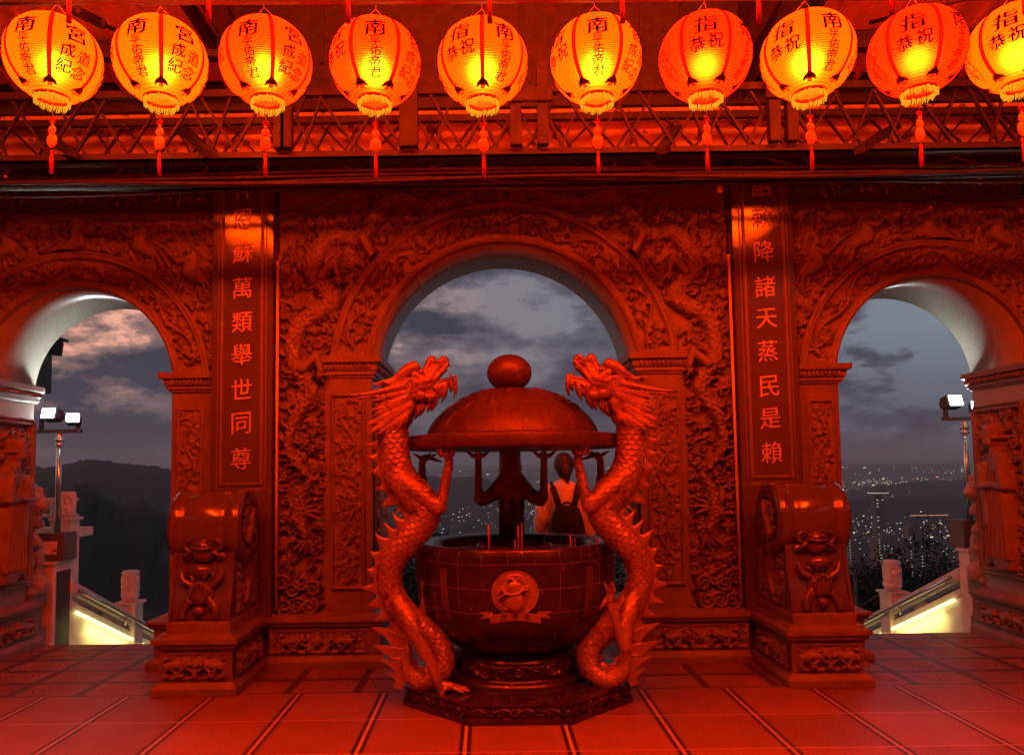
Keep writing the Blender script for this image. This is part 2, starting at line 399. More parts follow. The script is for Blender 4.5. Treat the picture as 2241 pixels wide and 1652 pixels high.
M_shirt = surf('white_shirt', (.88, .84, .82), (.8, .75, .73), .9, 14, .4, 60)
M_skin = surf('skin', (.50, .33, .25), (.46, .3, .22), .55, 10, .05, 80)
M_hair = surf('dark_hair', (.03, .022, .018), (.018, .013, .01), .5, 60, .3, 200)
M_forest = surf('forest', (.016, .015, .013), (.009, .009, .008), .95, .03, 0, 1)
M_city = surf('city_wall', (.14, .135, .13), (.09, .088, .085), .9, .05, 0, 1)
M_tasselred = surf('red_silk', (.65, .03, .02), (.5, .02, .015), .6, 40, .2, 200)
M_ink = surf('lantern_ink', (.012, .002, .002), (.008, .001, .001), .9, 30, 0, 60, spec=.1)
M_string = surf('string', (.55, .4, .3), None, .8, 30, 0, 60)
M_incense = surf('incense_stick', (.45, .16, .1), (.36, .12, .08), .8, 60, .1, 100)
def floor_mat(inner):
    m, t, b = principled('carved_floor_tile' if inner else 'granite_floor_tile')
    tc = N(t, 'ShaderNodeTexCoord'); sp = N(t, 'ShaderNodeSeparateXYZ'); t.links.new(tc.outputs['Object'], sp.inputs[0])
    n1 = N(t, 'ShaderNodeTexNoise'); n1.inputs['Scale'].default_value = 140; n1.inputs['Detail'].default_value = 4; t.links.new(tc.outputs['Object'], n1.inputs['Vector'])
    n2 = N(t, 'ShaderNodeTexNoise'); n2.inputs['Scale'].default_value = 2.3; n2.inputs['Detail'].default_value = 7; t.links.new(tc.outputs['Object'], n2.inputs['Vector'])
    base = ramp(t, [(.3, (.30, .145, .10)), (.7, (.165, .078, .054))], mth(t, 'ADD', mth(t, 'MULTIPLY', n1.outputs[0], .55), mth(t, 'MULTIPLY', n2.outputs[0], .45))).outputs[0]
    px, py = (.606, .595) if not inner else (.5, .37)
    ox, oy = (.303, 5.61) if not inner else (-.11, 5.61)
    tx = mth(t, 'MODULO', mth(t, 'ADD', mth(t, 'DIVIDE', mth(t, 'SUBTRACT', sp.outputs[0], ox), px), 100.5), 1.0)
    ty = mth(t, 'MODULO', mth(t, 'ADD', mth(t, 'DIVIDE', mth(t, 'SUBTRACT', sp.outputs[1], oy), py), 100.5), 1.0)
    dx = mth(t, 'MULTIPLY', mth(t, 'ABSOLUTE', mth(t, 'SUBTRACT', tx, .5)), px)   # metres from the joint
    dy = mth(t, 'MULTIPLY', mth(t, 'ABSOLUTE', mth(t, 'SUBTRACT', ty, .5)), py)
    wn = N(t, 'ShaderNodeTexWhiteNoise', noise_dimensions='2D'); cv = N(t, 'ShaderNodeCombineXYZ')
    t.links.new(mth(t, 'FLOOR', mth(t, 'ADD', mth(t, 'DIVIDE', mth(t, 'SUBTRACT', sp.outputs[0], ox), px), 100.0)), cv.inputs[0]); t.links.new(mth(t, 'FLOOR', mth(t, 'ADD', mth(t, 'DIVIDE', mth(t, 'SUBTRACT', sp.outputs[1], oy), py), 100.0)), cv.inputs[1]); t.links.new(cv.outputs[0], wn.inputs[0])
    vv = mth(t, 'ADD', mth(t, 'MULTIPLY', wn.outputs[0], .32), .80); vc = N(t, 'ShaderNodeCombineXYZ')
    for k in range(3): t.links.new(vv, vc.inputs[k])
    base = mixc(t, 1.0, base, vc.outputs[0], 'MULTIPLY')
    n4 = N(t, 'ShaderNodeTexNoise'); n4.inputs['Scale'].default_value = 1.1; n4.inputs['Detail'].default_value = 10; n4.inputs['Roughness'].default_value = .7; t.links.new(tc.outputs['Object'], n4.inputs['Vector'])
    base = mixc(t, ramp(t, [(.56, (0, 0, 0)), (.68, (.55, .55, .55))], n4.outputs[0]).outputs[0], base, (.085, .045, .034))
    n5 = N(t, 'ShaderNodeTexNoise'); n5.inputs['Scale'].default_value = 75; n5.inputs['Detail'].default_value = 2; t.links.new(tc.outputs['Object'], n5.inputs['Vector'])
    base = mixc(t, ramp(t, [(.60, (0, 0, 0)), (.70, (.7, .7, .7))], n5.outputs[0]).outputs[0], base, (.42, .235, .175))
    base = mixc(t, ramp(t, [(.30, (.75, .75, .75)), (.40, (0, 0, 0))], n5.outputs[0]).outputs[0], base, (.07, .04, .032))
    lt = lambda a, w: mth(t, 'LESS_THAN', a, w)
    bp = N(t, 'ShaderNodeBump'); bp.inputs['Strength'].default_value = .5; bp.inputs['Distance'].default_value = .004
    if not inner:
        col = mixc(t, lt(dx, .034), base, (.03, .022, .02)); col = mixc(t, lt(dx, .0105), col, (.45, .30, .24))
        col = mixc(t, lt(dy, .006), col, (.45, .30, .24))
        joint = mth(t, 'MINIMUM', dx, dy); hgt = mth(t, 'ADD', mth(t, 'MULTIPLY', mth(t, 'GREATER_THAN', joint, .004), 1.0), mth(t, 'MULTIPLY', n1.outputs[0], .35))
        rough = .5
    else:
        ex = mth(t, 'DIVIDE', mth(t, 'SUBTRACT', px/2, dx), px/2); ey = mth(t, 'DIVIDE', mth(t, 'SUBTRACT', py/2, dy), py/2)
        rad = mth(t, 'SQRT', mth(t, 'ADD', mth(t, 'POWER', ex, 2.0), mth(t, 'POWER', ey, 2.0)))
        an = mth(t, 'ARCTAN2', mth(t, 'MULTIPLY', mth(t, 'SUBTRACT', ty, .5), 1.0), mth(t, 'SUBTRACT', tx, .5))
        an = mth(t, 'ARCTAN2', ey, ex)
        ring = mth(t, 'SINE', mth(t, 'MULTIPLY', rad, 38.0)); pet = mth(t, 'SINE', mth(t, 'ADD', mth(t, 'MULTIPLY', an, 12.0), mth(t, 'MULTIPLY', rad, 9.0)))
        inn = lt(rad, .72); ctr = lt(rad, .42)
        hgt = mth(t, 'MULTIPLY', mth(t, 'ADD', mth(t, 'MULTIPLY', ring, mth(t, 'SUBTRACT', 1.0, ctr)), mth(t, 'MULTIPLY', pet, ctr)), inn)
        e = mth(t, 'MINIMUM', dx, dy); fr = mth(t, 'MULTIPLY', mth(t, 'GREATER_THAN', e, .045), lt(e, .052))
        hgt = mth(t, 'ADD', hgt, mth(t, 'MULTIPLY', fr, -2.0))
        col = mixc(t, lt(e, .032), base, (.06, .042, .038)); rough = .48
        bp.inputs['Strength'].default_value = .7; bp.inputs['Distance'].default_value = .006
    t.links.new(col, b.inputs['Base Color']); t.links.new(hgt, bp.inputs['Height']); t.links.new(bp.outputs[0], b.inputs['Normal'])
    t.links.new(mth(t, 'ADD', mth(t, 'MULTIPLY', n2.outputs[0], .22), rough-.1), b.inputs['Roughness'])
    return m
# ------------------------------------------------------------------ ground
def sheet(name, x0, x1, y0, y1, z, mat, zb=-.3):
    o = MB().box(x0, x1, y0, y1, zb, z).build(name, mat); return tag(o, kind='structure')
sheet('floor', -9, 9, -9, 5.61, 0.0, floor_mat(False))
sheet('terrace_floor', -9, 9, 5.61, 7.32, 0.0, floor_mat(True))
M_hall = surf('hall_plaster', (.16, .11, .10), (.11, .08, .07), .7, 3, .1, 30)
for nm, a in (('hall_wall', (-8.6, 8.6, -9.2, -9.0, 0, 6.4)), ('sky_block_wall', (-8.6, -8.4, -9.0, 6.5, 0, 6.4)), ('sky_block_wall', (8.4, 8.6, -9.0, 6.5, 0, 6.4))):  # unseen walls, added to keep sky light out of the forecourt
    tag(MB().box(*a).build(nm, M_hall), kind='structure')
# ------------------------------------------------------------------ the stone gate
YW, YB = 6.48, 7.30
CZ, CR, CRO = 2.372, 1.12, 1.478           # centre arch: spring height, inner and outer radius
SX, SZ, SR, SRO = 3.62, 2.318, .832, 1.15  # side arches
gate = empty('stone_gate', (0, YW, 0), 'carved stone gate with three arches framing the evening city', 'gate')
def gate_core():
    c = bpy.data.curves.new('core', 'CURVE'); c.dimensions = '2D'; c.fill_mode = 'BOTH'; c.extrude = (YB-YW)/2
    def poly(P):
        s = c.splines.new('POLY'); s.points.add(len(P)-1); s.use_cyclic_u = True
        for p, (x, z) in zip(s.points, P): p.co = (x, z, 0, 1)
    def arch(cx, r, cz):
        a = np.linspace(0, PI, 65)
        return [(cx-r, .0), (cx+r, .0)]+[(cx+r*math.cos(t), cz+r*math.sin(t)) for t in a]
    # outline with the three openings reaching the floor
    P = [(-8.6, 0)]
    for cx, r, cz in ((-SX, SR, SZ), (0, CR, CZ), (SX, SR, SZ)):
        P += [(cx-r, 0)]+[(cx+r*math.cos(t), cz+r*math.sin(t)) for t in np.linspace(PI, 0, 81)]+[(cx+r, 0)]
    P += [(8.6, 0), (8.6, 4.75), (-8.6, 4.75)]
    poly(P)
    o = bpy.data.objects.new('core', c); COL.objects.link(o); dg = bpy.context.evaluated_depsgraph_get(); dg.update()
    me = bpy.data.meshes.new_from_object(o.evaluated_get(dg)); bpy.data.objects.remove(o)
    V = np.array([v.co for v in me.vertices]); V = np.stack([V[:, 0], (YW+YB)/2-V[:, 2], V[:, 1]], -1)-ORG[gate.name]
    m2 = mesh_np('wall', V, [tuple(p.vertices) for p in me.polygons], False)
    bm = bmesh.new(); bm.from_mesh(m2); bmesh.ops.remove_doubles(bm, verts=bm.verts, dist=1e-4); bmesh.ops.recalc_face_normals(bm, faces=bm.faces)
    for f in bm.faces: f.smooth = len(f.verts) == 4 and abs(f.normal.y) < .5 and f.calc_center_median().z > 2.2
    bm.to_mesh(m2); bm.free()
    link('wall', m2, M_soffit, gate)
gate_core()
# lambda d: (lambda X, Z, H: np.stack([X, YW-d-H, Z], -1))
def archivolt(cx, cz, ri, ro, zmin, seed):
    random.seed(seed); rm = (ri+ro)/2; ph0 = math.asin(min(.99, (zmin-cz)/ro)) if zmin > cz else 0.0
    L = PI*rm; R = Rel(0, L, ri, ro, .0075)
    f0, f1 = ri+.075, ro-.075; mid = (f0+f1)/2; w = f1-f0
    R.vine((ph0*rm+.1, mid), (L-ph0*rm-.1, mid), w*.55, .62, .012, .05)
    R.fill(420, .028, w*.26, .052, 'flsfc', lambda x, z: f0+.02 < z < f1-.02, .72)
    fr = np.zeros_like(R.H); Z = R.Z
    R.H[(Z < f0) | (Z > f1)] = 0
    base = np.where((Z < f0-.012) | (Z > f1+.012), .045, 0.004)
    base += .02*np.exp(-((Z-ri-.022)/.012)**2)+.024*np.exp(-((Z-ro+.02)/.014)**2)+.012*np.exp(-((Z-ro+.05)/.007)**2)+.012*np.exp(-((Z-ri-.052)/.007)**2)
    endcap = (R.X < ph0*rm+.06) | (R.X > L-ph0*rm-.06)
    base = np.where(endcap, np.maximum(base, .045), base); R.H[endcap] = 0
    R.H = R.H+base
    def fn(S, r, H): a = PI-S/rm; return np.stack([cx+r*np.cos(a), YW-.004-H, cz+r*np.sin(a)], -1)
    R.mesh('archivolt', M_carve, gate, fn, lambda S, r: cz+r*np.sin(PI-S/rm) > zmin-.01)
archivolt(0, CZ, CR+.004, CRO, 2.53, 11)
archivolt(-SX, SZ, SR+.004, SRO, 2.41, 12)
archivolt(SX, SZ, SR+.004, SRO, 2.41, 13)
def spandrel(sg, seed):
    "dragon, clouds and waves beside the centre arch"
    random.seed(seed); R = Rel(0, 1.905, .42, 4.2, .0065)
    top = lambda x: 4.02-.33*np.clip((np.abs(x)-.95)/.95, 0, 1)**1.3+.035*np.sin(np.abs(x)*11)
    ins = lambda x, z: z < top(x)-.05 and (x*x+(z-CZ)**2 > (CRO+.02)**2 if z > CZ else x > CRO+.03) and not (2.3 < z < 2.55 and x < 1.6)
    # coiling dragon: along the top of the arch, then down the strip
    P = catmull([(.25, 3.92), (.62, 3.82), (.95, 3.88), (1.2, 3.55), (1.45, 3.55), (1.62, 3.28), (1.44, 3.02), (1.72, 2.80), (1.76, 2.5), (1.62, 2.25), (1.76, 2.0), (1.8, 1.75), (1.66, 1.55)], 90)
    rr = np.interp(np.linspace(0, 1, 90), [0, .15, .4, .7, 1], [.04, .066, .088, .07, .03])
    R.fill(1500, .028, .062, .042, 'ssccl', ins, .74)
    R.fill(1800, .014, .028, .036, 'sl', ins, .7)
    R.path([tuple(p) for p in P], rr, .066, .045)
    for i in range(4, 86, 3):
        d = P[i+1]-P[i]; d /= np.linalg.norm(d); n = np.array((-d[1], d[0])); q = P[i]+n*rr[i]
        R.seg(q, q+n*.045-d*.03, .02, .004, .06)
    for i in (22, 40, 62):
        d = P[i+1]-P[i]; n = np.array((d[1], -d[0])); n /= np.linalg.norm(n); q = P[i]+n*rr[i]*.5
        R.path([tuple(q), tuple(q+n*.16), tuple(q+n*.2+(0, -.14))], [.05, .045, .035], .095)
        for k in range(4): R.leaf(*(q+n*.2+(0, -.15)), -PI/2+(k-1.5)*.5, .09, .014, .09, .3)
    # phoenix and sprays lower down, waves at the foot
    c = (1.70, 1.22); R.path([(1.62, 1.5), (1.7, 1.36), (1.72, 1.2), (1.66, 1.05)], [.03, .06, .07, .03], .075, .035)
    for k in range(7): R.leaf(c[0], c[1], .5+k*.42, .17, .018, .052, .9)
    for k in range(4): R.leaf(1.66, 1.05, -2.2+k*.35, .18, .015, .05, .7)
    for k in range(4): R.spiral(1.6+.085*k, .62+.05*(k % 2), .07, k, (-1)**k, 1.7, .06)
    for k in range(3): R.spiral(1.63+.1*k, .48, .075, 2+k, (-1)**k, 1.7, .055)
    edge = top(R.X); R.H = np.where(R.Z > edge, 0, R.H); rim = np.exp(-((R.Z-edge)/.022)**2)*.05; R.H = R.H+rim*(R.X > .05)
    R.H += .008*(R.Z < edge)
    def mask(X, Z):
        ring = (X*X+(Z-CZ)**2 > (CRO-.004)**2) | (Z < CZ)
        return ring & ~((X < 1.50) & (Z < 2.36)) & (X < 1.90) & ~((X < 1.36) & (Z < 2.6))
    R.mesh('relief_panel', M_carve, gate, lambda X, Z, H: np.stack([sg*X, YW-.003-H*1.5, Z], -1), mask)
spandrel(-1, 21); spandrel(1, 22)
def side_spandrel(sg, seed):
    random.seed(seed); R = Rel(2.44, 4.9, 2.41, 3.79, .0085)
    ins = lambda x, z: (x-SX)**2+(z-SZ)**2 > (SRO+.02)**2 and z < 3.72
    # robed figures drifting on clouds
    R.fill(1500, .03, .07, .036, 'ssclw', ins, .74); R.fill(1800, .015, .03, .03, 'sl', ins, .7)
    for x, z, a in ((2.62, 3.35, 1), (3.05, 3.58, 1), (3.62, 3.62, -1), (4.2, 3.58, -1)):
        R.disc(x+.02*a, z+.09, .042, .075); R.path([(x, z+.05), (x+.03*a, z-.08), (x-.1*a, z-.16)], [.055, .075, .05], .06)
        R.path([(x, z+.03), (x+.11*a, z), (x+.16*a, z+.05)], [.035, .03, .018], .066)
        for k in range(4): R.leaf(x-.02*a, z-.05, (PI if a > 0 else 0)+a*(.1+.25*k), .3, .014, .055, .9*a)
    R.H += .006; fr = (R.Z > 3.745) | (R.X < 2.462); R.H = np.where(fr, .03, R.H)
    R.mesh('relief_panel', M_carve, gate, lambda X, Z, H: np.stack([sg*X, YW-.003-H*1.6, Z], -1),
           lambda X, Z: (X-SX)**2+(Z-SZ)**2 > (SRO-.004)**2)
side_spandrel(-1, 31); side_spandrel(1, 32)
def frieze(sg, seed):
    random.seed(seed); R = Rel(2.44, 4.9, 3.80, 4.4, .0085)
    for k in range(22):
        x = 2.55+k*.11; R.leaf(x, 3.87, PI/2+random.uniform(-.9, .9), random.uniform(.12, .3), .012, .014, random.uniform(-.6, .6))
    for k in range(5):
        x = 2.7+.45*k; R.path([(x, 3.93), (x+.1, 4.02), (x+.2, 3.95)], [.02, .035, .02], .018); R.path([(x+.18, 3.97), (x+.25, 4.1), (x+.3, 4.13)], [.012, .01, .012], .018)
        for q in (.06, .14): R.path([(x+q, 3.95), (x+q+.02, 3.86)], [.007, .005], .014)
    R.H = np.where((R.Z < 3.83), .035, R.H)
    R.mesh('frieze', M_polish, gate, lambda X, Z, H: np.stack([sg*X, YW-.012-H, Z], -1))
frieze(-1, 41); frieze(1, 42)
def pilaster_panel(x0, x1, z0, z1, d, seed, fn=None, name='pilaster_panel', wl=.5):
    random.seed(seed); R = Rel(x0, x1, z0, z1, .0065); w = x1-x0; m = .03
    xm = (x0+x1)/2
    R.vine((xm, z0+.06), (xm, z1-.05), w*.33, wl, .011, .024, random.choice((-1, 1)))
    R.fill(300, .018, w*.13, .02, 'llfl', lambda x, z: x0+.05 < x < x1-.05 and z0+.05 < z < z1-.05, .8)
    e = np.minimum.reduce([R.X-x0, x1-R.X, R.Z-z0, z1-R.Z]); R.H = np.where(e < m, .02*np.exp(-((e-.016)/.009)**2)+.006, R.H)
    R.mesh(name, M_carve, gate, fn or (lambda X, Z, H: np.stack([X, YW-d-H, Z], -1)))
for sg in (-1, 1):
    b = MB().box(*sorted((sg*(CR-.004), sg*1.512)), YW-.045, YW+.002, .42, 2.352)       # centre pilasters
    b.build('pilaster', M_frame, gate, .004)
    pilaster_panel(*sorted((sg*1.17, sg*1.46)), .60, 2.22, .047, 50+sg)
    # reliefs on the jamb faces of the centre opening
    R = lambda X, Z, H, sg=sg: np.stack([sg*(CR-.006-H), X, Z], -1)
    pilaster_panel(YW+.06, YB-.06, .6, 2.2, 0, 55+sg, R, 'jamb_panel')
    b = MB().box(*sorted((sg*2.438, sg*(SX-SR+.004))), YW-.04, YW+.002, .42, 2.252)
    b.build('pilaster', M_frame, gate, .004)
    pilaster_panel(*sorted((sg*2.52, sg*2.75)), .62, 2.12, .042, 60+sg, wl=.42)
    # outer piers of the side arches
    b = MB().box(*sorted((sg*(SX+SR-.004), sg*5.2)), YW-.04, YW+.002, .42, 2.252)
    b.build('pilaster', M_frame, gate, .004)
def impost(path, z0, z1):
    h = z1-z0
    prof = [(-.02, z0), (.018, z0), (.022, z0+.12*h), (.036, z0+.14*h), (.036, z0+.3*h), (.05, z0+.34*h), (.054, z0+.62*h), (.085, z0+.7*h), (.088, z1), (-.02, z1)]
    b = MB().mould(path, prof)
    # row of carved lappets
    for i in range(len(path)-1):
        p, q = np.array(path[i]), np.array(path[i+1]); L = np.linalg.norm(q-p); d = (q-p)/L; n = np.array((d[1], -d[0])); k = max(2, int(L/.035))
        for j in range(k):
            c = p+d*(j+.5)*L/k+n*.058; b.ball((c[0], c[1], z0+.5*h), .013, 6, (1, 1, 2.0))
    b.build('impost', M_frame, gate)
yb = YB+.02
for sg in (-1, 1):
    f = (lambda P: P) if sg > 0 else (lambda P: [(-x, y) for x, y in P][::-1])
    impost(f([(CR-.002, yb), (CR-.002, YW-.04), (1.512, YW-.04), (1.512, YW+.0)]), 2.352, 2.53)
    impost(f([(2.44, YW-.04), (SX-SR+.002, YW-.04), (SX-SR+.002, yb)]), 2.252, 2.41)
    impost(f([(SX+SR-.002, yb), (SX+SR-.002, YW-.04), (5.1, YW-.04)]), 2.252, 2.41)
# moulded base running round every pier
BASE = [(-.05, 0), (.135, 0), (.135, .055), (.115, .075), (.10, .09), (.085, .095), (.085, .315), (.10, .322), (.115, .335), (.115, .355), (.135, .362), (.135, .385), (.06, .415), (.03, .425), (-.05, .425)]
YP = YW-.045
def base_run(P, nm='base_moulding'): MB().mould(P, BASE).build(nm, M_frame, gate, .003)
for sg in (-1, 1):
    f = (lambda P: P) if sg > 0 else (lambda P: [(-x, y) for x, y in P][::-1])
    base_run(f([(CR+.0, yb), (CR+.0, YP), (1.945, YP)]))
    base_run(f([(2.5, YP), (SX-SR, YP), (SX-SR, yb)]))
    base_run(f([(SX+SR, yb), (SX+SR, YP), (5.1, YP)]))
def base_frieze(x0, x1, fn, seed, n=2, name='frieze_relief', par=None, z0=.115, z1=.30, mat=None):
    random.seed(seed); R = Rel(x0, x1, z0, z1, .006); w = x1-x0; h = z1-z0
    ins = lambda x, z: x0+.02 < x < x1-.02 and z0+.02 < z < z1-.02
    R.fill(160, .014, .03, .012, 'sl', ins, .9)
    for k in range(n):
        f = 1 if k < n/2 else -1
        R.beast(x0+w*(k+.5)/n, z0+h*.45, h*1.02, .045, f if n > 1 else 1)
    if n > 1: R.flower((x0+x1)/2, z0+h*.5, h*.26, .04, 6)
    e = np.minimum.reduce([R.X-x0, x1-R.X, R.Z-z0, z1-R.Z]); R.H = np.where(e < .014, .012, R.H)
    R.mesh(name, mat or M_carve, par or gate, fn)
for sg in (-1, 1):
    base_frieze(*sorted((sg*1.16, sg*1.93)), lambda X, Z, H: np.stack([X, YP-.087-H, Z], -1), 70+sg)
    base_frieze(YW+.02, YB-.05, lambda X, Z, H, sg=sg: np.stack([sg*(SX+SR-.087-H), X, Z], -1), 75+sg)
    base_frieze(*sorted((sg*4.5, sg*5.0)), lambda X, Z, H: np.stack([X, YP-.087-H, Z], -1), 78+sg)
# jamb figures inside the outer piers: a monk with a vase (right) and an attendant (left)
def jamb_figure(sg, seed):
    random.seed(seed); y0, y1, z0, z1 = YW+.04, YB-.06, .56, 2.10; R = Rel(y0, y1, z0, z1, .006); ym = (y0+y1)/2-.02
    ins = lambda x, z: y0+.08 < x < y1-.08 and z0+.08 < z < z1-.08
    R.fill(500, .04, .075, .05, 'ssc', ins, .78)
    R.path([(ym, 1.6), (ym-.02, 1.25), (ym-.03, .9), (ym-.02, .72)], [.12, .15, .14, .16], .10)          # robe
    for k in range(7): R.path([(ym-.1+.035*k, 1.5), (ym-.13+.04*k, 1.1), (ym-.15+.045*k, .74)], [.008, .012, .014], .115)
    R.path([(ym-.1, 1.56), (ym-.14, 1.36), (ym+.06, 1.38)], [.05, .05, .035], .13)                        # arm, then the other sleeve
    R.path([(ym+.1, 1.55), (ym+.13, 1.32), (ym+.1, 1.05)], [.05, .055, .06], .12)
    R.path([(ym, 1.66), (ym, 1.72)], [.045, .05], .11); R.path([(ym+.01, 1.76), (ym+.01, 1.86)], [.072, .07], .14)   # neck, head
    R.seg((ym+.045, 1.80), (ym+.05, 1.78), .016, .014, .165); R.disc(ym-.07, 1.79, .025, .13)
    R.path([(ym+.13, 1.38), (ym+.13, 1.5), (ym+.13, 1.56)], [.05, .055, .02], .14); R.path([(ym+.02, 1.36), (ym+.2, 1.36)], .016, .15)
    e = np.minimum.reduce([R.X-y0, y1-R.X, R.Z-z0, z1-R.Z]); c = np.minimum(R.X-y0, y1-R.X)+np.minimum(R.Z-z0, z1-R.Z)
    e = np.minimum(e, (c-.05)*.8); R.H = np.where(e < .07, .03+.02*np.exp(-((e-.012)/.01)**2)+.02*np.exp(-((e-.05)/.014)**2), R.H)
    R.mesh('jamb_figure', M_carve, gate, lambda X, Z, H: np.stack([sg*(SX+SR-.004-H*1.35), X, Z], -1))
jamb_figure(-1, 81); jamb_figure(1, 82)
# couplet columns
def couplet(sg, text, vs):
    x0, x1, yf = sorted((sg*1.925, sg*2.432))[0], sorted((sg*1.925, sg*2.432))[1], 6.35
    col = MB().box(x0, x1, yf, YW+.01, .3, 4.7).build('couplet_column', M_polish, gate, .004)
    xm = (x0+x1)/2; w = .165
    fr = MB()
    for s in (-1, 1):
        fr.box(xm+s*w-.012, xm+s*w+.012, yf-.012, yf+.01, 1.47, 4.69); fr.box(xm+s*(w+.034)-.005, xm+s*(w+.034)+.005, yf-.006, yf+.01, 1.43, 4.69)
    fr.box(xm-w+.012, xm+w-.012, yf-.0115, yf+.01, 1.47, 1.494); fr.box(xm-w-.028, xm+w+.028, yf-.0055, yf+.01, 1.43, 1.44)
    fr.build('couplet_frame', M_gild if False else M_frame, col, .003)
    for ch, v in zip(text, vs):
        tx = MB()
        z = at(527 if sg < 0 else 1680, v, yf)[2]
        V, F = glyph(ch, 0.0); n0 = len(V); s = .178
        a = np.array([(xm+x*s*.95, yf-.009, z+y*s) for x, y in V]); bk = np.array([(xm+x*s*.95, yf+.002, z+y*s) for x, y in V])
        tx.add(a, F); ed = {}
        for f in F:
            for i in range(len(f)):
                k = (f[i], f[(i+1) % len(f)]); ed[k] = ed.get(k, 0)+1
        tx.add(np.vstack([a, bk]), [(i, j, j+n0, i+n0) for (i, j) in ed if (j, i) not in ed])
        tx.build('couplet_character', M_gild, col)
couplet(-1, '神恩蘇萬類舉世同尊', [412, 480, 552, 630, 705, 776, 852, 926, 1003])
couplet(1, '詔敕降諸天蒸民是賴', [408, 475, 550, 627, 697, 768, 845, 915, 990])
for sg in (-1, 1):
    MB().tube([(sg*1.893, 6.375, .45), (sg*1.893, 6.375, 3.34)], .013, 10).build('conduit', M_gild, gate)
    MB().box(*sorted((sg*1.908, sg*1.924)), 6.42, YW+.005, .42, 4.6).build('painted_shade_strip', M_dark, gate)  # dark strip standing in for the shade beside each column
# soffit joints
for sg in (-1, 1):
    for a in (.62,):
        j = MB()
        for k in range(1): j.box(-.006, .006, YW+.02, YB-.01, CR-.004, CR+.02, Matrix.Translation((0, 0, CZ)) @ Matrix.Rotation(sg*(PI/2-a-.25), 4, 'Y'))
        j.build('soffit_joint', M_gild, gate)
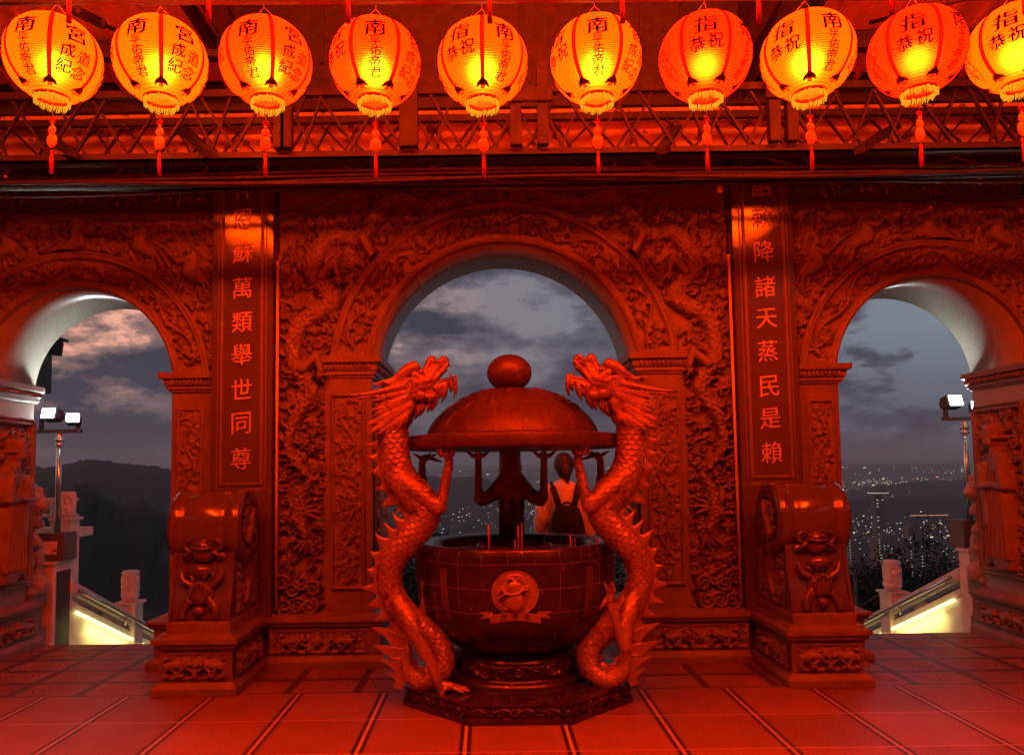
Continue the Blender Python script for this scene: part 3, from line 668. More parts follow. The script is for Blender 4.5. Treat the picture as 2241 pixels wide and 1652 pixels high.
# ------------------------------------------------------------------ drum stones in front of the columns
def drum_stone(sg, label):
    X0, YF, YK = 2.25*sg, 5.555, 6.34
    t = empty('drum_stone', (X0, (YF+YK)/2, 0), label, 'drum stone', 'drum stones before the gate columns')
    xi, xo = 1.945, 2.555
    f = (lambda P: P) if sg > 0 else (lambda P: [(-x, y) for x, y in P][::-1])
    P = f([(xi+.135, YK+.03), (xi+.135, YF+.135), (xo-.135, YF+.135), (xo-.135, YK+.03)])
    MB().mould(P, BASE[:-3]+[(.135, .385), (.135, .40), (.10, .41), (.095, .425), (.06, .43), (.06, .495), (.04, .51), (-.1, .51)]).build('pedestal', M_frame, t, .003)
    yfz = YF+.135-.087
    base_frieze(*sorted((sg*(xi+.075), sg*(xo-.075))), lambda X, Z, H: np.stack([X, yfz-H, Z], -1), 90+sg, 2, 'frieze_relief', t)
    base_frieze(YF+.09, YK-.06, lambda X, Z, H: np.stack([sg*(xi+.135-.087-H), X, Z], -1), 93+sg, 2, 'frieze_relief', t)
    # body: a leg sweeping up under the drum
    yc, zc, r = 5.97, 1.165, .262
    w = .212; prof = [(5.66, .51)]
    prof += [(5.66+.0+.09*math.sin(min(1, k/9)*PI/2)**1.5, .51+.052*k) for k in range(1, 10)]+[(5.80, 1.02), (5.98, 1.2), (YK, 1.2), (YK, .51)]
    V = np.array([(X0+s*w, y, z) for s in (-1, 1) for y, z in prof]); n = len(prof)
    b = MB(); b.add(V, [tuple(range(n)), tuple(range(2*n-1, n-1, -1))]+[(i, i+n, (i+1) % n+n, (i+1) % n) for i in range(n)])
    b.build('stone_body', M_polish, t, .006)
    # rim bands of the leg
    for s in (-1, 1):
        b = MB(); V = np.array([(X0+s*w+q*.012, y-.014, z) for q in (-1, 1) for y, z in prof[:12]]+[(X0+s*w+q*.012, y+.02, z) for q in (-1, 1) for y, z in prof[:12]]); n = 12
        F = [(i, i+1, i+1+n, i+n) for i in range(n-1)]+[(i+2*n, i+2*n+n, i+1+2*n+n, i+1+2*n) for i in range(n-1)]+[(i, i+2*n, i+1+2*n, i+1) for i in range(n-1)]+[(i+n, i+1+n, i+1+3*n, i+3*n) for i in range(n-1)]
        b.add(V, F); b.build('edge_band', M_polish, t)
    # the drum: barrel with two flanges, carved side discs
    q = [(.0, -.262), (.17, -.262), (.185, -.268), (.235, -.268), (.255, -.255), (.262, -.23), (.256, -.165), (.248, -.155), (.252, -.14), (.258, 0), (.252, .14), (.248, .155), (.256, .165), (.262, .23), (.255, .255), (.235, .268), (.185, .268), (.17, .262), (0, .262)]
    d = MB().lathe([(a*1.07, b_) for a, b_ in q], (X0, yc, zc), 72, 'X').build('drum', M_polish, t)
    random.seed(97+sg); R = Rel(yc-.175, yc+.175, zc-.175, zc+.175, .006)
    R.fill(300, .018, .045, .02, 'flsc', lambda x, z: (x-yc)**2+(z-zc)**2 < .15**2, .75); R.path([(yc-.08, zc-.1), (yc, zc), (yc+.03, zc+.12)], [.03, .04, .02], .035)
    R.mesh('drum_relief', M_carve, d, lambda X, Z, H: np.stack([X0-sg*(.262+H), X, Z], -1), lambda X, Z: (X-yc)**2+(Z-zc)**2 < .172**2)
    R = Rel(5.80, YK-.03, .53, .92, .006); R.fill(400, .02, .05, .02, 'flsw', lambda x, z: x > 5.84, .75)
    R.path([(6.0, .6), (6.1, .75), (6.05, .88)], [.03, .05, .03], .035)
    R.mesh('side_relief', M_carve, t, lambda X, Z, H: np.stack([X0-sg*(w+.002+H), X, Z], -1))
    # gourd tied with a ribbon over a carved turtle
    yf = 5.735; m = MB()
    m.ball((X0, yf, .985), .085, 18, (1, .7, .8)); m.chain([(X0, yf-.01, 1.03, .055), (X0, yf, 1.08, .036), (X0+.01*sg, yf+.005, 1.13, .012)], 10)
    for s in (-1, 1):
        a = np.linspace(0, 1.7*PI, 14); m.tube([(X0+s*(.09+.045*math.cos(k+2.6)), yf-.02, 1.045+.04*math.sin(k+2.6)) for k in a], .013, 8)
        m.tube([(X0+s*.05, yf-.035, 1.02), (X0+s*.11, yf-.03, .98), (X0+s*.15, yf, .93)], [.018, .016, .005], 8)
        m.ball((X0+s*.12, yf+.01, .96), .04, 10, (1.2, .6, .9))
    m.tube([(X0-.085, yf-.05, 1.03), (X0, yf-.075, 1.02), (X0+.085, yf-.05, 1.03)], .011, 8)
    m.build('gourd_carving', M_polish, t)
    yt = 5.685; m = MB()
    m.ball((X0, yt+.0, .70), .10, 20, (.95, .62, .95)); m.ball((X0, yt-.04, .585), .045, 12, (1, .8, .8)); m.ball((X0+.02*sg, yt+.03, .86), .075, 12, (1.3, .7, .7))
    for s in (-1, 1):
        m.chain([(X0+s*.07, yt-.02, .66, .035), (X0+s*.115, yt-.03, .59, .03), (X0+s*.12, yt-.045, .545, .026)], 8)
        m.chain([(X0+s*.07, yt, .76, .03), (X0+s*.13, yt, .80, .022), (X0+s*.15, yt+.01, .86, .012)], 8)
    for k in range(9): m.ball((X0+.06*math.cos(k*PI/8), yt-.05, .69+.08*math.sin(k*PI/8)), .018, 8, (.6, 1, 1.6))
    for k in range(6):
        a = .4+k*.46; m.tube([(X0+.08*math.cos(a), yt+.0, .72+.08*math.sin(a)), (X0+.13*math.cos(a), yt+.01, .73+.13*math.sin(a)), (X0+.15*math.cos(a+.3), yt+.02, .74+.14*math.sin(a+.3))], [.02, .014, .003], 6)
    m.build('turtle_carving', M_polish, t)
drum_stone(-1, 'polished drum stone on a carved pedestal left of the censer'); drum_stone(1, 'polished drum stone on a carved pedestal right of the censer')
# ------------------------------------------------------------------ the incense burner
BX, BY = .03, 5.63
cens = empty('incense_burner', (BX, BY, 0), 'big bronze incense burner with domed lid on an octagonal plinth', 'incense burner')
def octagon(r): a = np.arange(8)*PI/4+PI/8; return [(BX+r/math.cos(PI/8)*math.cos(k), BY+r/math.cos(PI/8)*math.sin(k)) for k in a]
def oct_ring(mb, prof):
    V = []; n = len(prof)
    for r, z in prof: V += [(x, y, z) for x, y in octagon(r)]
    F = [(i*8+j, i*8+(j+1) % 8, (i+1)*8+(j+1) % 8, (i+1)*8+j) for i in range(n-1) for j in range(8)]+[tuple((n-1)*8+j for j in range(8))]
    mb.add(np.array(V), F); return mb
oct_ring(MB(), [(.772, 0), (.772, .032), (.762, .036), (.752, .04), (.752, .108), (.768, .112), (.768, .124), (.70, .126)]).build('plinth', M_burner, cens)
def plinth_band():
    for i in (4, 5, 6):
        P = octagon(.752); p, q = np.array(P[i]), np.array(P[(i+1) % 8]); L = np.linalg.norm(q-p); d = (q-p)/L; n = np.array((d[1], -d[0]))
        random.seed(100+i); R = Rel(0, L, .04, .108, .0045); R.vine((.01, .074), (L-.01, .074), .035, .15, .006, .013)
        for k in range(int(L/.03)): R.leaf(.02+k*.03, .074+random.uniform(-.02, .02), random.random()*6, .035, .006, .012, .9)
        R.mesh('scroll_band', M_burner, cens, lambda X, Z, H: np.stack([p[0]+d[0]*X+n[0]*(H+.002), p[1]+d[1]*X+n[1]*(H+.002), Z], -1))
plinth_band()
for k in range(3):   # trigram bars on the plinth top
    for a0 in (-PI/2, -PI/4, -3*PI/4):
        rr = .55+.05*k; c = (BX+rr*math.cos(a0), BY+rr*math.sin(a0)); M = Matrix.Translation((c[0], c[1], .127)) @ Matrix.Rotation(a0+PI/2, 4, 'Z')
        if k == 1 and a0 != -PI/2:
            MB().box(-.13, -.02, -.013, .013, 0, .008, M).build('trigram_bar', M_burner, cens); MB().box(.02, .13, -.013, .013, 0, .008, M).build('trigram_bar', M_burner, cens)
        else: MB().box(-.13, .13, -.013, .013, 0, .008, M).build('trigram_bar', M_burner, cens)

foot = [(.50, .124), (.50, .155), (.465, .165), (.455, .18), (.44, .27), (.41, .315), (.39, .335)]
MB().lathe(foot, (BX, BY, 0), 80).build('foot', M_burner, cens)
def foot_relief():
    random.seed(111); R = Rel(-2.2, 2.2, .185, .285, .006)   # angle * .45
    for k in range(-4, 5):
        x = k*.45*.5; R.spiral(x, .237, .045, k, (-1)**k, 1.7, .02)
        for s in (-1, 1):
            R.path([(x+s*.06, .20), (x+s*.085, .23), (x+s*.07, .26), (x+s*.04, .275)], .013, .018); R.path([(x+s*.085, .265), (x+s*.13, .265), (x+s*.13, .24), (x+s*.1, .24)], .01, .018)
    def fn(X, Z, H): a = -PI/2+X/.45; rr = np.interp(Z, [.18, .27, .315], [.455, .44, .41])+.002+H; return np.stack([BX+rr*np.cos(a), BY+rr*np.sin(a), Z], -1)
    R.mesh('foot_relief', M_burner, cens, fn, lambda X, Z: np.abs(X) < .45*1.7)
foot_relief()
BOWL = [(.36, .325), (.44, .35), (.545, .425), (.63, .53), (.682, .65), (.706, .79), (.712, .92), (.708, 1.0), (.695, 1.045), (.688, 1.058), (.672, 1.062), (.585, 1.05), (.575, 1.04), (.57, .99), (.56, .97)]
bp_ = catmull([(r, z) for r, z in BOWL[:9]], 40).tolist()+BOWL[9:]
bowl = MB().lathe(bp_, (BX, BY, 0), 96).build('bowl', M_burner, cens)
MB().lathe([(.565, .985), (.3, .99), (.27, .99)], (BX, BY, 0), 64).build('ash_bed', M_ash, cens)
MB().lathe([(.262, .985), (.262, 1.035), (.272, 1.035), (.272, .985)], (BX, BY, 0), 64).build('inner_ring', M_burner, cens)
MB().lathe([(.26, .96), (.01, .95)], (BX, BY, 0), 48).build('ash_pit', M_dark, cens)
def rad_at(z): return float(np.interp(z, [p[1] for p in bp_[:40]], [p[0] for p in bp_[:40]]))
def bowl_seams():
    b = MB()
    for z in (.965, .81, .655, .52):
        if z == .52: 
            continue
        a = np.linspace(-PI*1.02, .02*PI, 90); r = rad_at(z)+.0; b.tube(np.stack([BX+r*np.cos(a), BY+r*np.sin(a), np.full_like(a, z)+.003*np.sin(a*7)], -1), .0024, 5, side=(0, 0, 1))
    for k in range(26):
        a = -PI+k*PI/13+.03; hi, lo = (1.045, .965) if k % 2 else (1.045, .655 if k % 4 == 0 else .81)
        zz = np.linspace(lo, hi, 14); b.tube([(BX+rad_at(z)*math.cos(a), BY+rad_at(z)*math.sin(a), z) for z in zz], .0021, 5)
    b.build('seam_lines', M_seam, bowl)
bowl_seams()
def strap(a0):
    R = Rel(-.032, .032, .60, .93, .004); R.H += .006
    e = np.minimum(np.minimum(R.X+.032, .032-R.X), np.minimum(R.Z-.60, .93-R.Z)); R.H = np.where(e < .006, .003, R.H)
    for x in (-.022, .022):
        for z in (.625, .9, .76): R.disc(x, z, .006, .012)
    def fn(X, Z, H): rr = np.vectorize(rad_at)(Z)+.002+H; a = a0+X/.7; return np.stack([BX+rr*np.cos(a), BY+rr*np.sin(a), Z], -1)
    R.mesh('strap', M_lid, cens, fn)
strap(-PI/2-.74); strap(-PI/2+.72)
def emblem():
    cz, r = .79, .148; R = Rel(-r, r, cz-r, cz+r, .0035)
    d = np.sqrt(R.X**2+(R.Z-cz)**2)
    brick = (np.abs((R.Z-cz+1) % .026-.013) < .0016) | (np.abs(np.sqrt((R.X/.9)**2+.001)*1.0 % .042-.021) < .0016) & (np.abs(R.X) > .05)
    R.H += .010; R.H -= np.where(brick & (np.abs(R.X) > .02), .004, 0)
    R.H = np.where(d > r-.012, .014, R.H)
    for q in (0, .012, .024): R.path([(x, cz+.115-q*1.0-5*x*x) for x in np.linspace(-.05, .05, 9)], .004, .018)
    R.disc(.0, cz-.052, .066, .045); R.disc(-.0, cz+.038, .046, .04); R.path([(-.0, cz+.075), (-.02, cz+.095), (-.035, cz+.09)], [.014, .009, .007], .03)
    R.path([(.05, cz+.03), (.02, cz+.005), (-.02, cz-.005), (-.06, cz+.005), (-.1, cz-.03)], [.008]*5, .05)
    R.path([(-.05, cz+.0), (-.08, cz+.03), (-.1, cz+.005)], .007, .045); R.path([(.05, cz+.025), (.075, cz+.03), (.07, cz+.045), (.045, cz+.035)], .008, .045)
    R.path([(-.06, cz-.02), (-.1, cz-.055), (-.075, cz-.085), (-.05, cz-.1)], .008, .03); R.path([(-.05, cz-.03), (-.07, cz-.06), (-.055, cz-.08)], .007, .03)
    def fn(X, Z, H): rr = np.vectorize(rad_at)(Z)+.003+H; a = -PI/2-.03+X/.70; return np.stack([BX+rr*np.cos(a), BY+rr*np.sin(a), Z], -1)
    R.mesh('gourd_emblem', M_emblem, cens, fn, lambda X, Z: (X**2+(Z-cz)**2 < (r-.001)**2) & (Z > cz-.125))
    # ribbon below with the temple's name
    R = Rel(-.24, .24, .585, .70, .0035); X, Z = R.X, R.Z
    arc = lambda X: .645-.9*X*X
    mid = (np.abs(X) < .165) & (np.abs(Z-arc(X)) < .030); tails = (np.abs(X) > .145) & (np.abs(X) < .235) & (np.abs(Z-(.655-.10*(np.abs(X)-.145))) < .024+.05*np.clip(np.abs(X)-.19, 0, 1)) & ~((np.abs(X) > .205) & (np.abs(Z-(.655-.10*(np.abs(X)-.145))) < .55*(np.abs(X)-.205)))
    R.H = np.where(mid, .018, .009); ok = mid | tails
    fn2 = lambda X, Z, H: fn(X, Z, H)
    rb = R.mesh('ribbon', M_emblem, cens, fn2, lambda X, Z: ok)
    tx = MB()
    for i, ch in enumerate('指南宮'):
        xx = (i-1)*.075
        def f3(x, y, xx=xx):
            px, pz = xx+x, arc(xx+x)+y; return fn(np.array(px), np.array(pz), np.array(.0215))
        put_glyph(tx, ch, f3, .042, .0)
    tx.build('ribbon_lettering', M_dark, rb)
emblem()
def lid():
    o = MB().lathe([(.0, 1.718), (.765, 1.714), (.775, 1.718), (.778, 1.728), (.778, 1.796), (.774, 1.804), (.765, 1.808), (.62, 1.824), (.60, 1.822)], (BX, BY, 0), 96).build('lid_rim', M_lid, cens)
    prof = catmull([(.625, 1.845), (.607, 1.90), (.56, 1.985), (.47, 2.085), (.35, 2.17), (.22, 2.225), (.10, 2.25), (.0, 2.253)], 60); prof[:, 1] = 1.816+(prof[:, 1]-1.845)*.845
    # dome, its upper half covered with raised creeping clouds
    na = 360; a = np.linspace(0, 2*PI, na, endpoint=False); A, I = np.meshgrid(a, np.arange(60)); r = prof[:, 0][I]; z = prof[:, 1][I]
    X, Y = r*np.cos(A), r*np.sin(A); cr = np.zeros_like(X)
    rg = np.random.default_rng(5)
    edge = 2.05+.07*np.sin(A*4+1)+.035*np.sin(A*9+2)
    for _ in range(420):
        aa, zz = rg.uniform(0, 2*PI), rg.uniform(1.94, 2.15); r0 = np.interp(zz, prof[:, 1], prof[:, 0]); cx, cy = r0*math.cos(aa), r0*math.sin(aa); R0 = rg.uniform(.012, .028)
        d = np.sqrt((X-cx)**2+(Y-cy)**2+(z-zz)**2); cr = np.maximum(cr, np.where(d < R0, .014*np.sqrt(np.maximum(0, 1-(d/R0)**2))+.004*np.sin(d*700), 0))
    cr = np.where((z > edge), cr, 0); nr = np.stack([np.cos(A)*.75, np.sin(A)*.75, np.full_like(A, .6)], -1)
    V = np.stack([BX+X, BY+Y, z], -1)+nr*cr[..., None]; idx = np.arange(60*na).reshape(60, na); nx = np.roll(idx, -1, 1)
    F = np.stack([idx[:-1], nx[:-1], nx[1:], idx[1:]], -1).reshape(-1, 4)
    dm = link('lid_dome', mesh_np('lid_dome', V.reshape(-1, 3)-ORG[cens.name], F), M_lid, cens)
    b = MB()
    for k in range(20):
        aa = k*PI/10+.08; b.tube([(BX+q*math.cos(aa), BY+q*math.sin(aa), zz+.001) for q, zz in prof[2:34:4]], .0032, 5)
    for zz in (1.935, 2.02):
        r0 = np.interp(zz, prof[:, 1], prof[:, 0]); aa = np.linspace(-PI*1.05, .05*PI, 80); b.tube(np.stack([BX+r0*np.cos(aa), BY+r0*np.sin(aa), np.full_like(aa, zz)], -1), .0028, 5, side=(0, 0, 1))
    b.build('seam_lines', M_seam, dm)
    MB().lathe([(.165*math.sin(k*PI/24), 2.272-.138*math.cos(k*PI/24)) for k in range(25)], (BX-.015, BY, 0), 48).build('finial_ball', M_lid, cens)
lid()
# ------------------------------------------------------------------ dragons
def sweep_body(name, P, rad, mat, par, n_sc=13, nseg=132, nring=520, mir=1, smooth_belly=None):
    Q = catmull(np.column_stack([P, rad]), nring); C, r = Q[:, :3], Q[:, 3]
    T = np.gradient(C, axis=0); dl = np.linalg.norm(T, axis=1); T /= dl[:, None]
    S = np.array((0, -1, 0.)); Nn = np.cross(S, T); Nn /= np.linalg.norm(Nn, axis=1)[:, None]; B = np.cross(T, Nn)
    aL = np.cumsum(dl/(r*2*PI/n_sc*.72)); ph = np.linspace(0, 2*PI, nseg, endpoint=False)
    PH, AL = np.meshgrid(ph, aL); sp = scale_pattern(AL, PH*n_sc/(2*PI))
    if nseg*0: pass
    rr = r[:, None]*(1+.0*PH)+np.minimum(.0135, r[:, None]*.14)*(sp-.6)
    V = C[:, None]+rr[..., None]*(np.cos(PH)[..., None]*Nn[:, None]+np.sin(PH)[..., None]*B[:, None])
    idx = np.arange(nring*nseg).reshape(nring, nseg); nx = np.roll(idx, -1, 1)
    F = np.stack([idx[:-1], nx[:-1], nx[1:], idx[1:]], -1).reshape(-1, 4)
    V = V.reshape(-1, 3)-ORG[par.name]
    return link(name, mesh_np(name, V, F), mat, par), C, r, T, Nn
def fin(C, r, T, Nn, side, L0, L1, sp, hmax, name, mat, par, lean=.35, thick=.007):
    dl = np.linalg.norm(np.diff(C, axis=0), axis=1); L = np.concatenate([[0], np.cumsum(dl)])
    t = np.arange(L0, L1, .006); ix = np.clip(np.searchsorted(L, t), 0, len(C)-1)
    f = (t-L0)/sp % 1; k = ((t-L0)/sp).astype(int); big = .62+.38*((k*7) % 5 in (0, 2)) if np.isscalar(k) else .62+.38*np.isin((k*7) % 5, (0, 2, 3))
    fade = np.clip(np.minimum((t-L0)/.03, (L1-t)/.05), 0, 1)
    w = (.022+hmax*big*np.where(f < .72, (f/.72)**2.4, (1-(f-.72)/.28)**1.2))*fade
    sh = -lean*hmax*np.where(f < .72, (f/.72)**2, (1-(f-.72)/.28))*fade
    c, n_, tt, rr = C[ix], Nn[ix]*side, T[ix], r[ix][:, None]
    Y = np.array((0, 1., 0)); rows = []
    for off, th in ((.80, thick*2.2), (1.0, thick*1.6)): rows.append((c+n_*rr*off, th))
    rows.append((c+n_*(rr+w[:, None]*.5)+tt*(sh*.35)[:, None], thick)); rows.append((c+n_*(rr+w[:, None])+tt*sh[:, None], thick*.25))
    front = [p-Y*th for p, th in rows]; back = [p+Y*th for p, th in rows][::-1]; G = np.stack(front+back, 1); m, n = G.shape[:2]
    idx = np.arange(m*n).reshape(m, n); nx = np.roll(idx, -1, 1); F = np.stack([idx[:-1], nx[:-1], nx[1:], idx[1:]], -1).reshape(-1, 4)
    return link(name, mesh_np(name, G.reshape(-1, 3)-ORG[par.name], F, True), mat, par)
def claw_hand(mb, cl, wrist, palm, dirs, r=.018, tip=.03):
    "palm blob with bent toes ending in claws (claws in a second mesh)"
    w, p = np.array(wrist), np.array(palm); mb.chain([(*w, r*1.25), (*((w+p)/2), r*1.5), (*p, r*1.7)], 10)
    for d1, d2, l in dirs:
        d1, d2 = np.array(d1, float), np.array(d2, float); d1 /= np.linalg.norm(d1); d2 /= np.linalg.norm(d2)
        a = p+d1*l*.55; b = a+d2*l*.45; e = b+(d2*.8+d1*.2)*tip*1.6
        mb.chain([(*p, r*1.0), (*((p+a)/2), r*.85), (*a, r*.95), (*b, r*.72)], 8)
        cl.chain([(*(b-d2*.004), r*.62), (*((b+e)/2), r*.45), (*e, .002)], 8)
def dragon(mirror, label, legs):
    MX = 2*.018
    F_ = (lambda p: np.array(p)*np.array((-1, 1, 1))+np.array((MX, 0, 0))) if mirror else (lambda p: np.array(p))
    YD = 5.25
    def P(u, v, dy=0): q = at(u, v, YD); q[1] += dy; return F_(q)
    def C4(lst): return [(*P(u, v, dy), r) for u, v, dy, r in lst]
    K = .00324   # metres per picture unit at this distance
    base = P(915, 1500); t = empty('dragon_statue', (base[0], YD, .126), label, 'dragon statue', 'bronze dragons holding up the lid of the burner')
    cl = [(862, 900, 0, 33), (861, 950, 0, 33), (863, 990, 0, 33), (870, 1030, 0, 35), (890, 1064, -.01, 37), (917, 1092, -.02, 37), (931, 1120, -.03, 35), (919, 1150, -.03, 33), (891, 1183, -.03, 31), (864, 1218, -.02, 29), (852, 1255, 0, 27.5), (857, 1296, .01, 28), (880, 1338, .02, 30), (915, 1374, .04, 30), (950, 1404, .06, 29), (969, 1438, .05, 27), (962, 1473, .03, 24.5), (930, 1492, 0, 22), (901, 1475, -.01, 19), (891, 1444, -.01, 14), (893, 1420, -.01, 9)]
    pts = [P(u, v, dy) for u, v, dy, r in cl]; rad = [r*K*.93 for u, v, dy, r in cl]
    body, C, r, T, Nn = sweep_body('body', pts, rad, M_bronze, t)
    MB().ball(pts[-1], 10*K, 12, (1, 1, 1.3)).build('tail_knob', M_bronze, t)
    dl = np.linalg.norm(np.diff(C, axis=0), axis=1); LT = dl.sum(); q = C[60]+Nn[60]*.01
    out = 1 if (Nn[150][0] < 0) != mirror else -1   # the side away from the burner
    L = np.concatenate([[0], np.cumsum(dl)]); zf = lambda v: L[np.argmin(np.abs(C[:330, 2]-P(860, v)[2]))]
    fin(C, r, T, Nn, out, L[30], L[int(.665*len(C))], .078, .098, 'dorsal_fin', M_bronze, t)
    fin(C, r, T, Nn, out, L[int(.74*len(C))], L[int(.97*len(C))], .05, .022, 'dorsal_fin', M_bronze, t, .1)
    # plume of the tail, flames curling outwards
    out2 = [(866, 1345), (846, 1374), (812, 1370), (842, 1392), (858, 1412), (818, 1411), (850, 1436), (868, 1447), (832, 1443), (862, 1462), (873, 1474), (848, 1470), (868, 1490), (862, 1503), (880, 1508), (888, 1492), (905, 1508), (896, 1470), (886, 1440), (896, 1400)]
    bm_ = MB(); V = []
    for s in (-1, 1):
        for i, (u, v) in enumerate(out2): V.append(P(u, v, .0+s*(.012 if i in (0, 19, 18, 17, 3, 6, 9) else .005)))
    n = len(out2); bm_.add(np.array(V), [tuple(range(n)), tuple(range(2*n-1, n-1, -1))]+[(i, i+n, (i+1) % n+n, (i+1) % n) for i in range(n)])
    ri = [(884, 1395), (838, 1376), (889, 1420), (846, 1416), (886, 1440), (848, 1442)]
    for i in range(0, 6, 2): bm_.chain([(*P(*ri[i], 0), .016), (*P(*ri[i+1], 0), .006)], 8)
    bm_.build('tail_plume', M_bronze, t)
    # ---- head, fused from tapered forms; local units are 0.2545 picture units
    def h(x, y, d, rr): return (*P(766+x*.2545, 747+y*.2545, -d*.00080), rr*.00081)
    H = lambda m, *L_: m.chain([h(*a) for a in L_], 14)
    m = MB()
    H(m, (590, 420, 0, 92), (665, 340, 0, 84), (730, 260, 0, 60), (785, 200, 0, 52))
    H(m, (540, 400, 0, 95), (470, 520, 0, 100), (400, 640, 0, 108), (385, 740, 0, 118))
    H(m, (810, 172, 0, 44), (800, 175, 0, 44)); H(m, (700, 165, 0, 44), (672, 235, 0, 46), (640, 300, 0, 50))
    for s in (-1, 1):
        H(m, (800, 150, s*26, 24), (770, 182, s*40, 18), (735, 176, s*34, 14))
        H(m, (560, 300, s*55, 40), (612, 318, s*62, 34), (650, 350, s*66, 30))
        H(m, (600, 372, s*78, 47), (604, 372, s*78, 46)); H(m, (606, 472, s*72, 54), (612, 474, s*72, 52)); H(m, (692, 488, s*58, 50), (698, 486, s*58, 49))
        H(m, (650, 392, s*58, 15), (715, 352, s*56, 15), (765, 286, s*50, 13), (838, 205, s*34, 10), (842, 186, s*20, 9))
        H(m, (742, 398, s*58, 22), (734, 415, s*60, 22)); H(m, (724, 410, s*52, 22), (780, 350, s*44, 16), (850, 332, s*36, 14), (904, 322, s*20, 12))
        H(m, (735, 440, s*46, 30), (800, 380, s*38, 24), (870, 356, s*28, 18))
        # crown lobes and horns
        H(m, (555, 225, s*48, 50), (505, 255, s*54, 56), (440, 305, s*60, 46), (360, 345, s*62, 26), (212, 374, s*66, 7))
        H(m, (470, 330, s*66, 34), (400, 352, s*72, 26), (340, 368, s*74, 20), (286, 345, s*78, 8))
        H(m, (500, 390, s*82, 40), (400, 412, s*90, 33), (260, 445, s*98, 24), (110, 470, s*106, 15), (30, 474, s*110, 7))
        H(m, (500, 425, s*98, 26), (488, 385, s*104, 20), (515, 345, s*104, 18), (545, 350, s*98, 20), (550, 395, s*94, 22), (525, 425, s*94, 22))
    H(m, (650, 470, 0, 76), (740, 405, 0, 52), (830, 350, 0, 38), (892, 338, 0, 26)); H(m, (895, 330, 0, 24), (905, 300, 0, 12))
    H(m, (870, 300, 0, 10), (852, 272, 0, 7)); H(m, (842, 192, 14, 10), (878, 222, 14, 3)); H(m, (846, 198, -14, 10), (878, 224, -14, 3))
    noise = lambda co: .0004*np.sin(co[:, 0]*190+3*np.sin(co[:, 2]*70))*np.sin(co[:, 2]*170+2*np.sin(co[:, 0]*80))
    remesh(m, 'head', M_bronze, t, .0048, 2, noise)
    e = MB()
    for s in (-1, 1): e.ball(h(616, 272, s*66, 1)[:3], 27*.00081, 16); e.ball(h(622, 268, s*84, 1)[:3], 11*.00081, 10)
    e.build('eye', M_bronze, t)
    w = MB()
    for s in (-1, 1):
        H(w, (835, 235, s*60, 7), (760, 310, s*70, 7), (700, 385, s*90, 7), (600, 410, s*135, 7), (530, 460, s*135, 6), (460, 545, s*120, 5), (380, 612, s*120, 4), (270, 640, s*120, 2))
    w.build('whisker', M_bronze, t)
    bd = MB(); rb = random.Random(3)
    for s, d in ((1, 30), (-1, 30), (0, 0)):
        for x0, y0, x1, y1, rr in ((895, 335, 898, 488, 26), (860, 360, 862, 440, 26), (815, 390, 788, 524, 30), (770, 430, 752, 500, 26), (730, 470, 700, 604, 32), (680, 510, 664, 612, 30), (620, 530, 600, 640, 34), (585, 560, 556, 672, 32)):
            x0 += s*4; mx, my = (x0+x1)/2+10, (y0+y1)/2-6
            H(bd, (x0, y0, s*d, rr), (mx, my, s*d*1.2, rr*.8), (x1, y1, s*d*.9, 2.5))
    bd.build('beard', M_bronze, t)
    # mane: long flame locks swept back
    mn = MB()
    tips = [(196, 482), (188, 530), (205, 562), (168, 606), (186, 656), (200, 688), (168, 702), (158, 742), (176, 772), (150, 806), (215, 812), (300, 800), (400, 780), (480, 730)]
    for lay, dd in enumerate((105, 62, 0, -62, -105)):
        for i, (x1, y1) in enumerate(tips):
            f = i/13; x0, y0 = 540-40*f+rb.uniform(-20, 20), 440+190*f+rb.uniform(-15, 15); x1 += rb.uniform(-14, 14)+(18 if lay in (1, 3) else 0); y1 += rb.uniform(-10, 10)
            sag = 16+rb.uniform(-12, 12); xm, ym = (x0+x1)/2, (y0+y1)/2+sag
            H(mn, (x0, y0, dd*.8, 36), ((x0*2+x1)/3, (2*y0+y1)/3+sag*.8, dd*1.05, 33), ((x0+2*x1)/3, (y0+2*y1)/3+sag*.7, dd*1.15, 20), (x1, y1, dd*1.2, 2))
    md = lambda co: .0030*np.sin((co[:, 2]*1.0+co[:, 0]*.35*(1 if not mirror else -1))*420)
    remesh(mn, 'mane', M_bronze, t, .0052, 1, md)
    # ---- forelegs that hold up the lid
    a = MB(); c_ = MB()
    a.chain(C4([(868, 1038, -.04, .06), (905, 1065, -.08, .070), (940, 1092, -.11, .058), (962, 1108, -.12, .05)]), 16)
    a.chain(C4([(962, 1108, -.12, .05), (972, 1080, -.13, .036), (980, 1040, -.135, .031), (986, 1010, -.14, .027)]), 14)
    sx = -1 if mirror else 1
    claw_hand(a, c_, P(985, 1012, -.14), P(982, 998, -.15), [((-sx*1, -.2, .1), (-sx*.4, -.25, .9), .085), ((-sx*.75, -.6, .25), (-sx*.2, -.5, .9), .075), ((-sx*.1, -1, .25), (sx*.0, -.3, 1), .065), ((sx*.5, -.8, .2), (sx*.2, -.2, 1), .065), ((sx*1, .1, .0), (sx*.5, -.1, .7), .05)], .015, .022)
    o = remesh(a, 'foreleg', M_bronze, t, .005, 2, lambda co: .0075*(scale_pattern((co[:, 0]*.75*sx-co[:, 2]*.65)/.034+50, (co[:, 0]*.65*sx+co[:, 2]*.75+co[:, 1]*.8)/.036+50)-.5)*(co[:, 2]+t.location[2] < 9))
    c_.build('claw', M_bronze, o)
    a = MB(); c_ = MB()   # the far foreleg
    a.chain(C4([(885, 1050, .10, .07), (905, 1068, .24, .06), (915, 1064, .34, .045)]), 12); a.chain(C4([(915, 1064, .34, .042), (914, 1040, .36, .03), (913, 1012, .38, .026)]), 12)
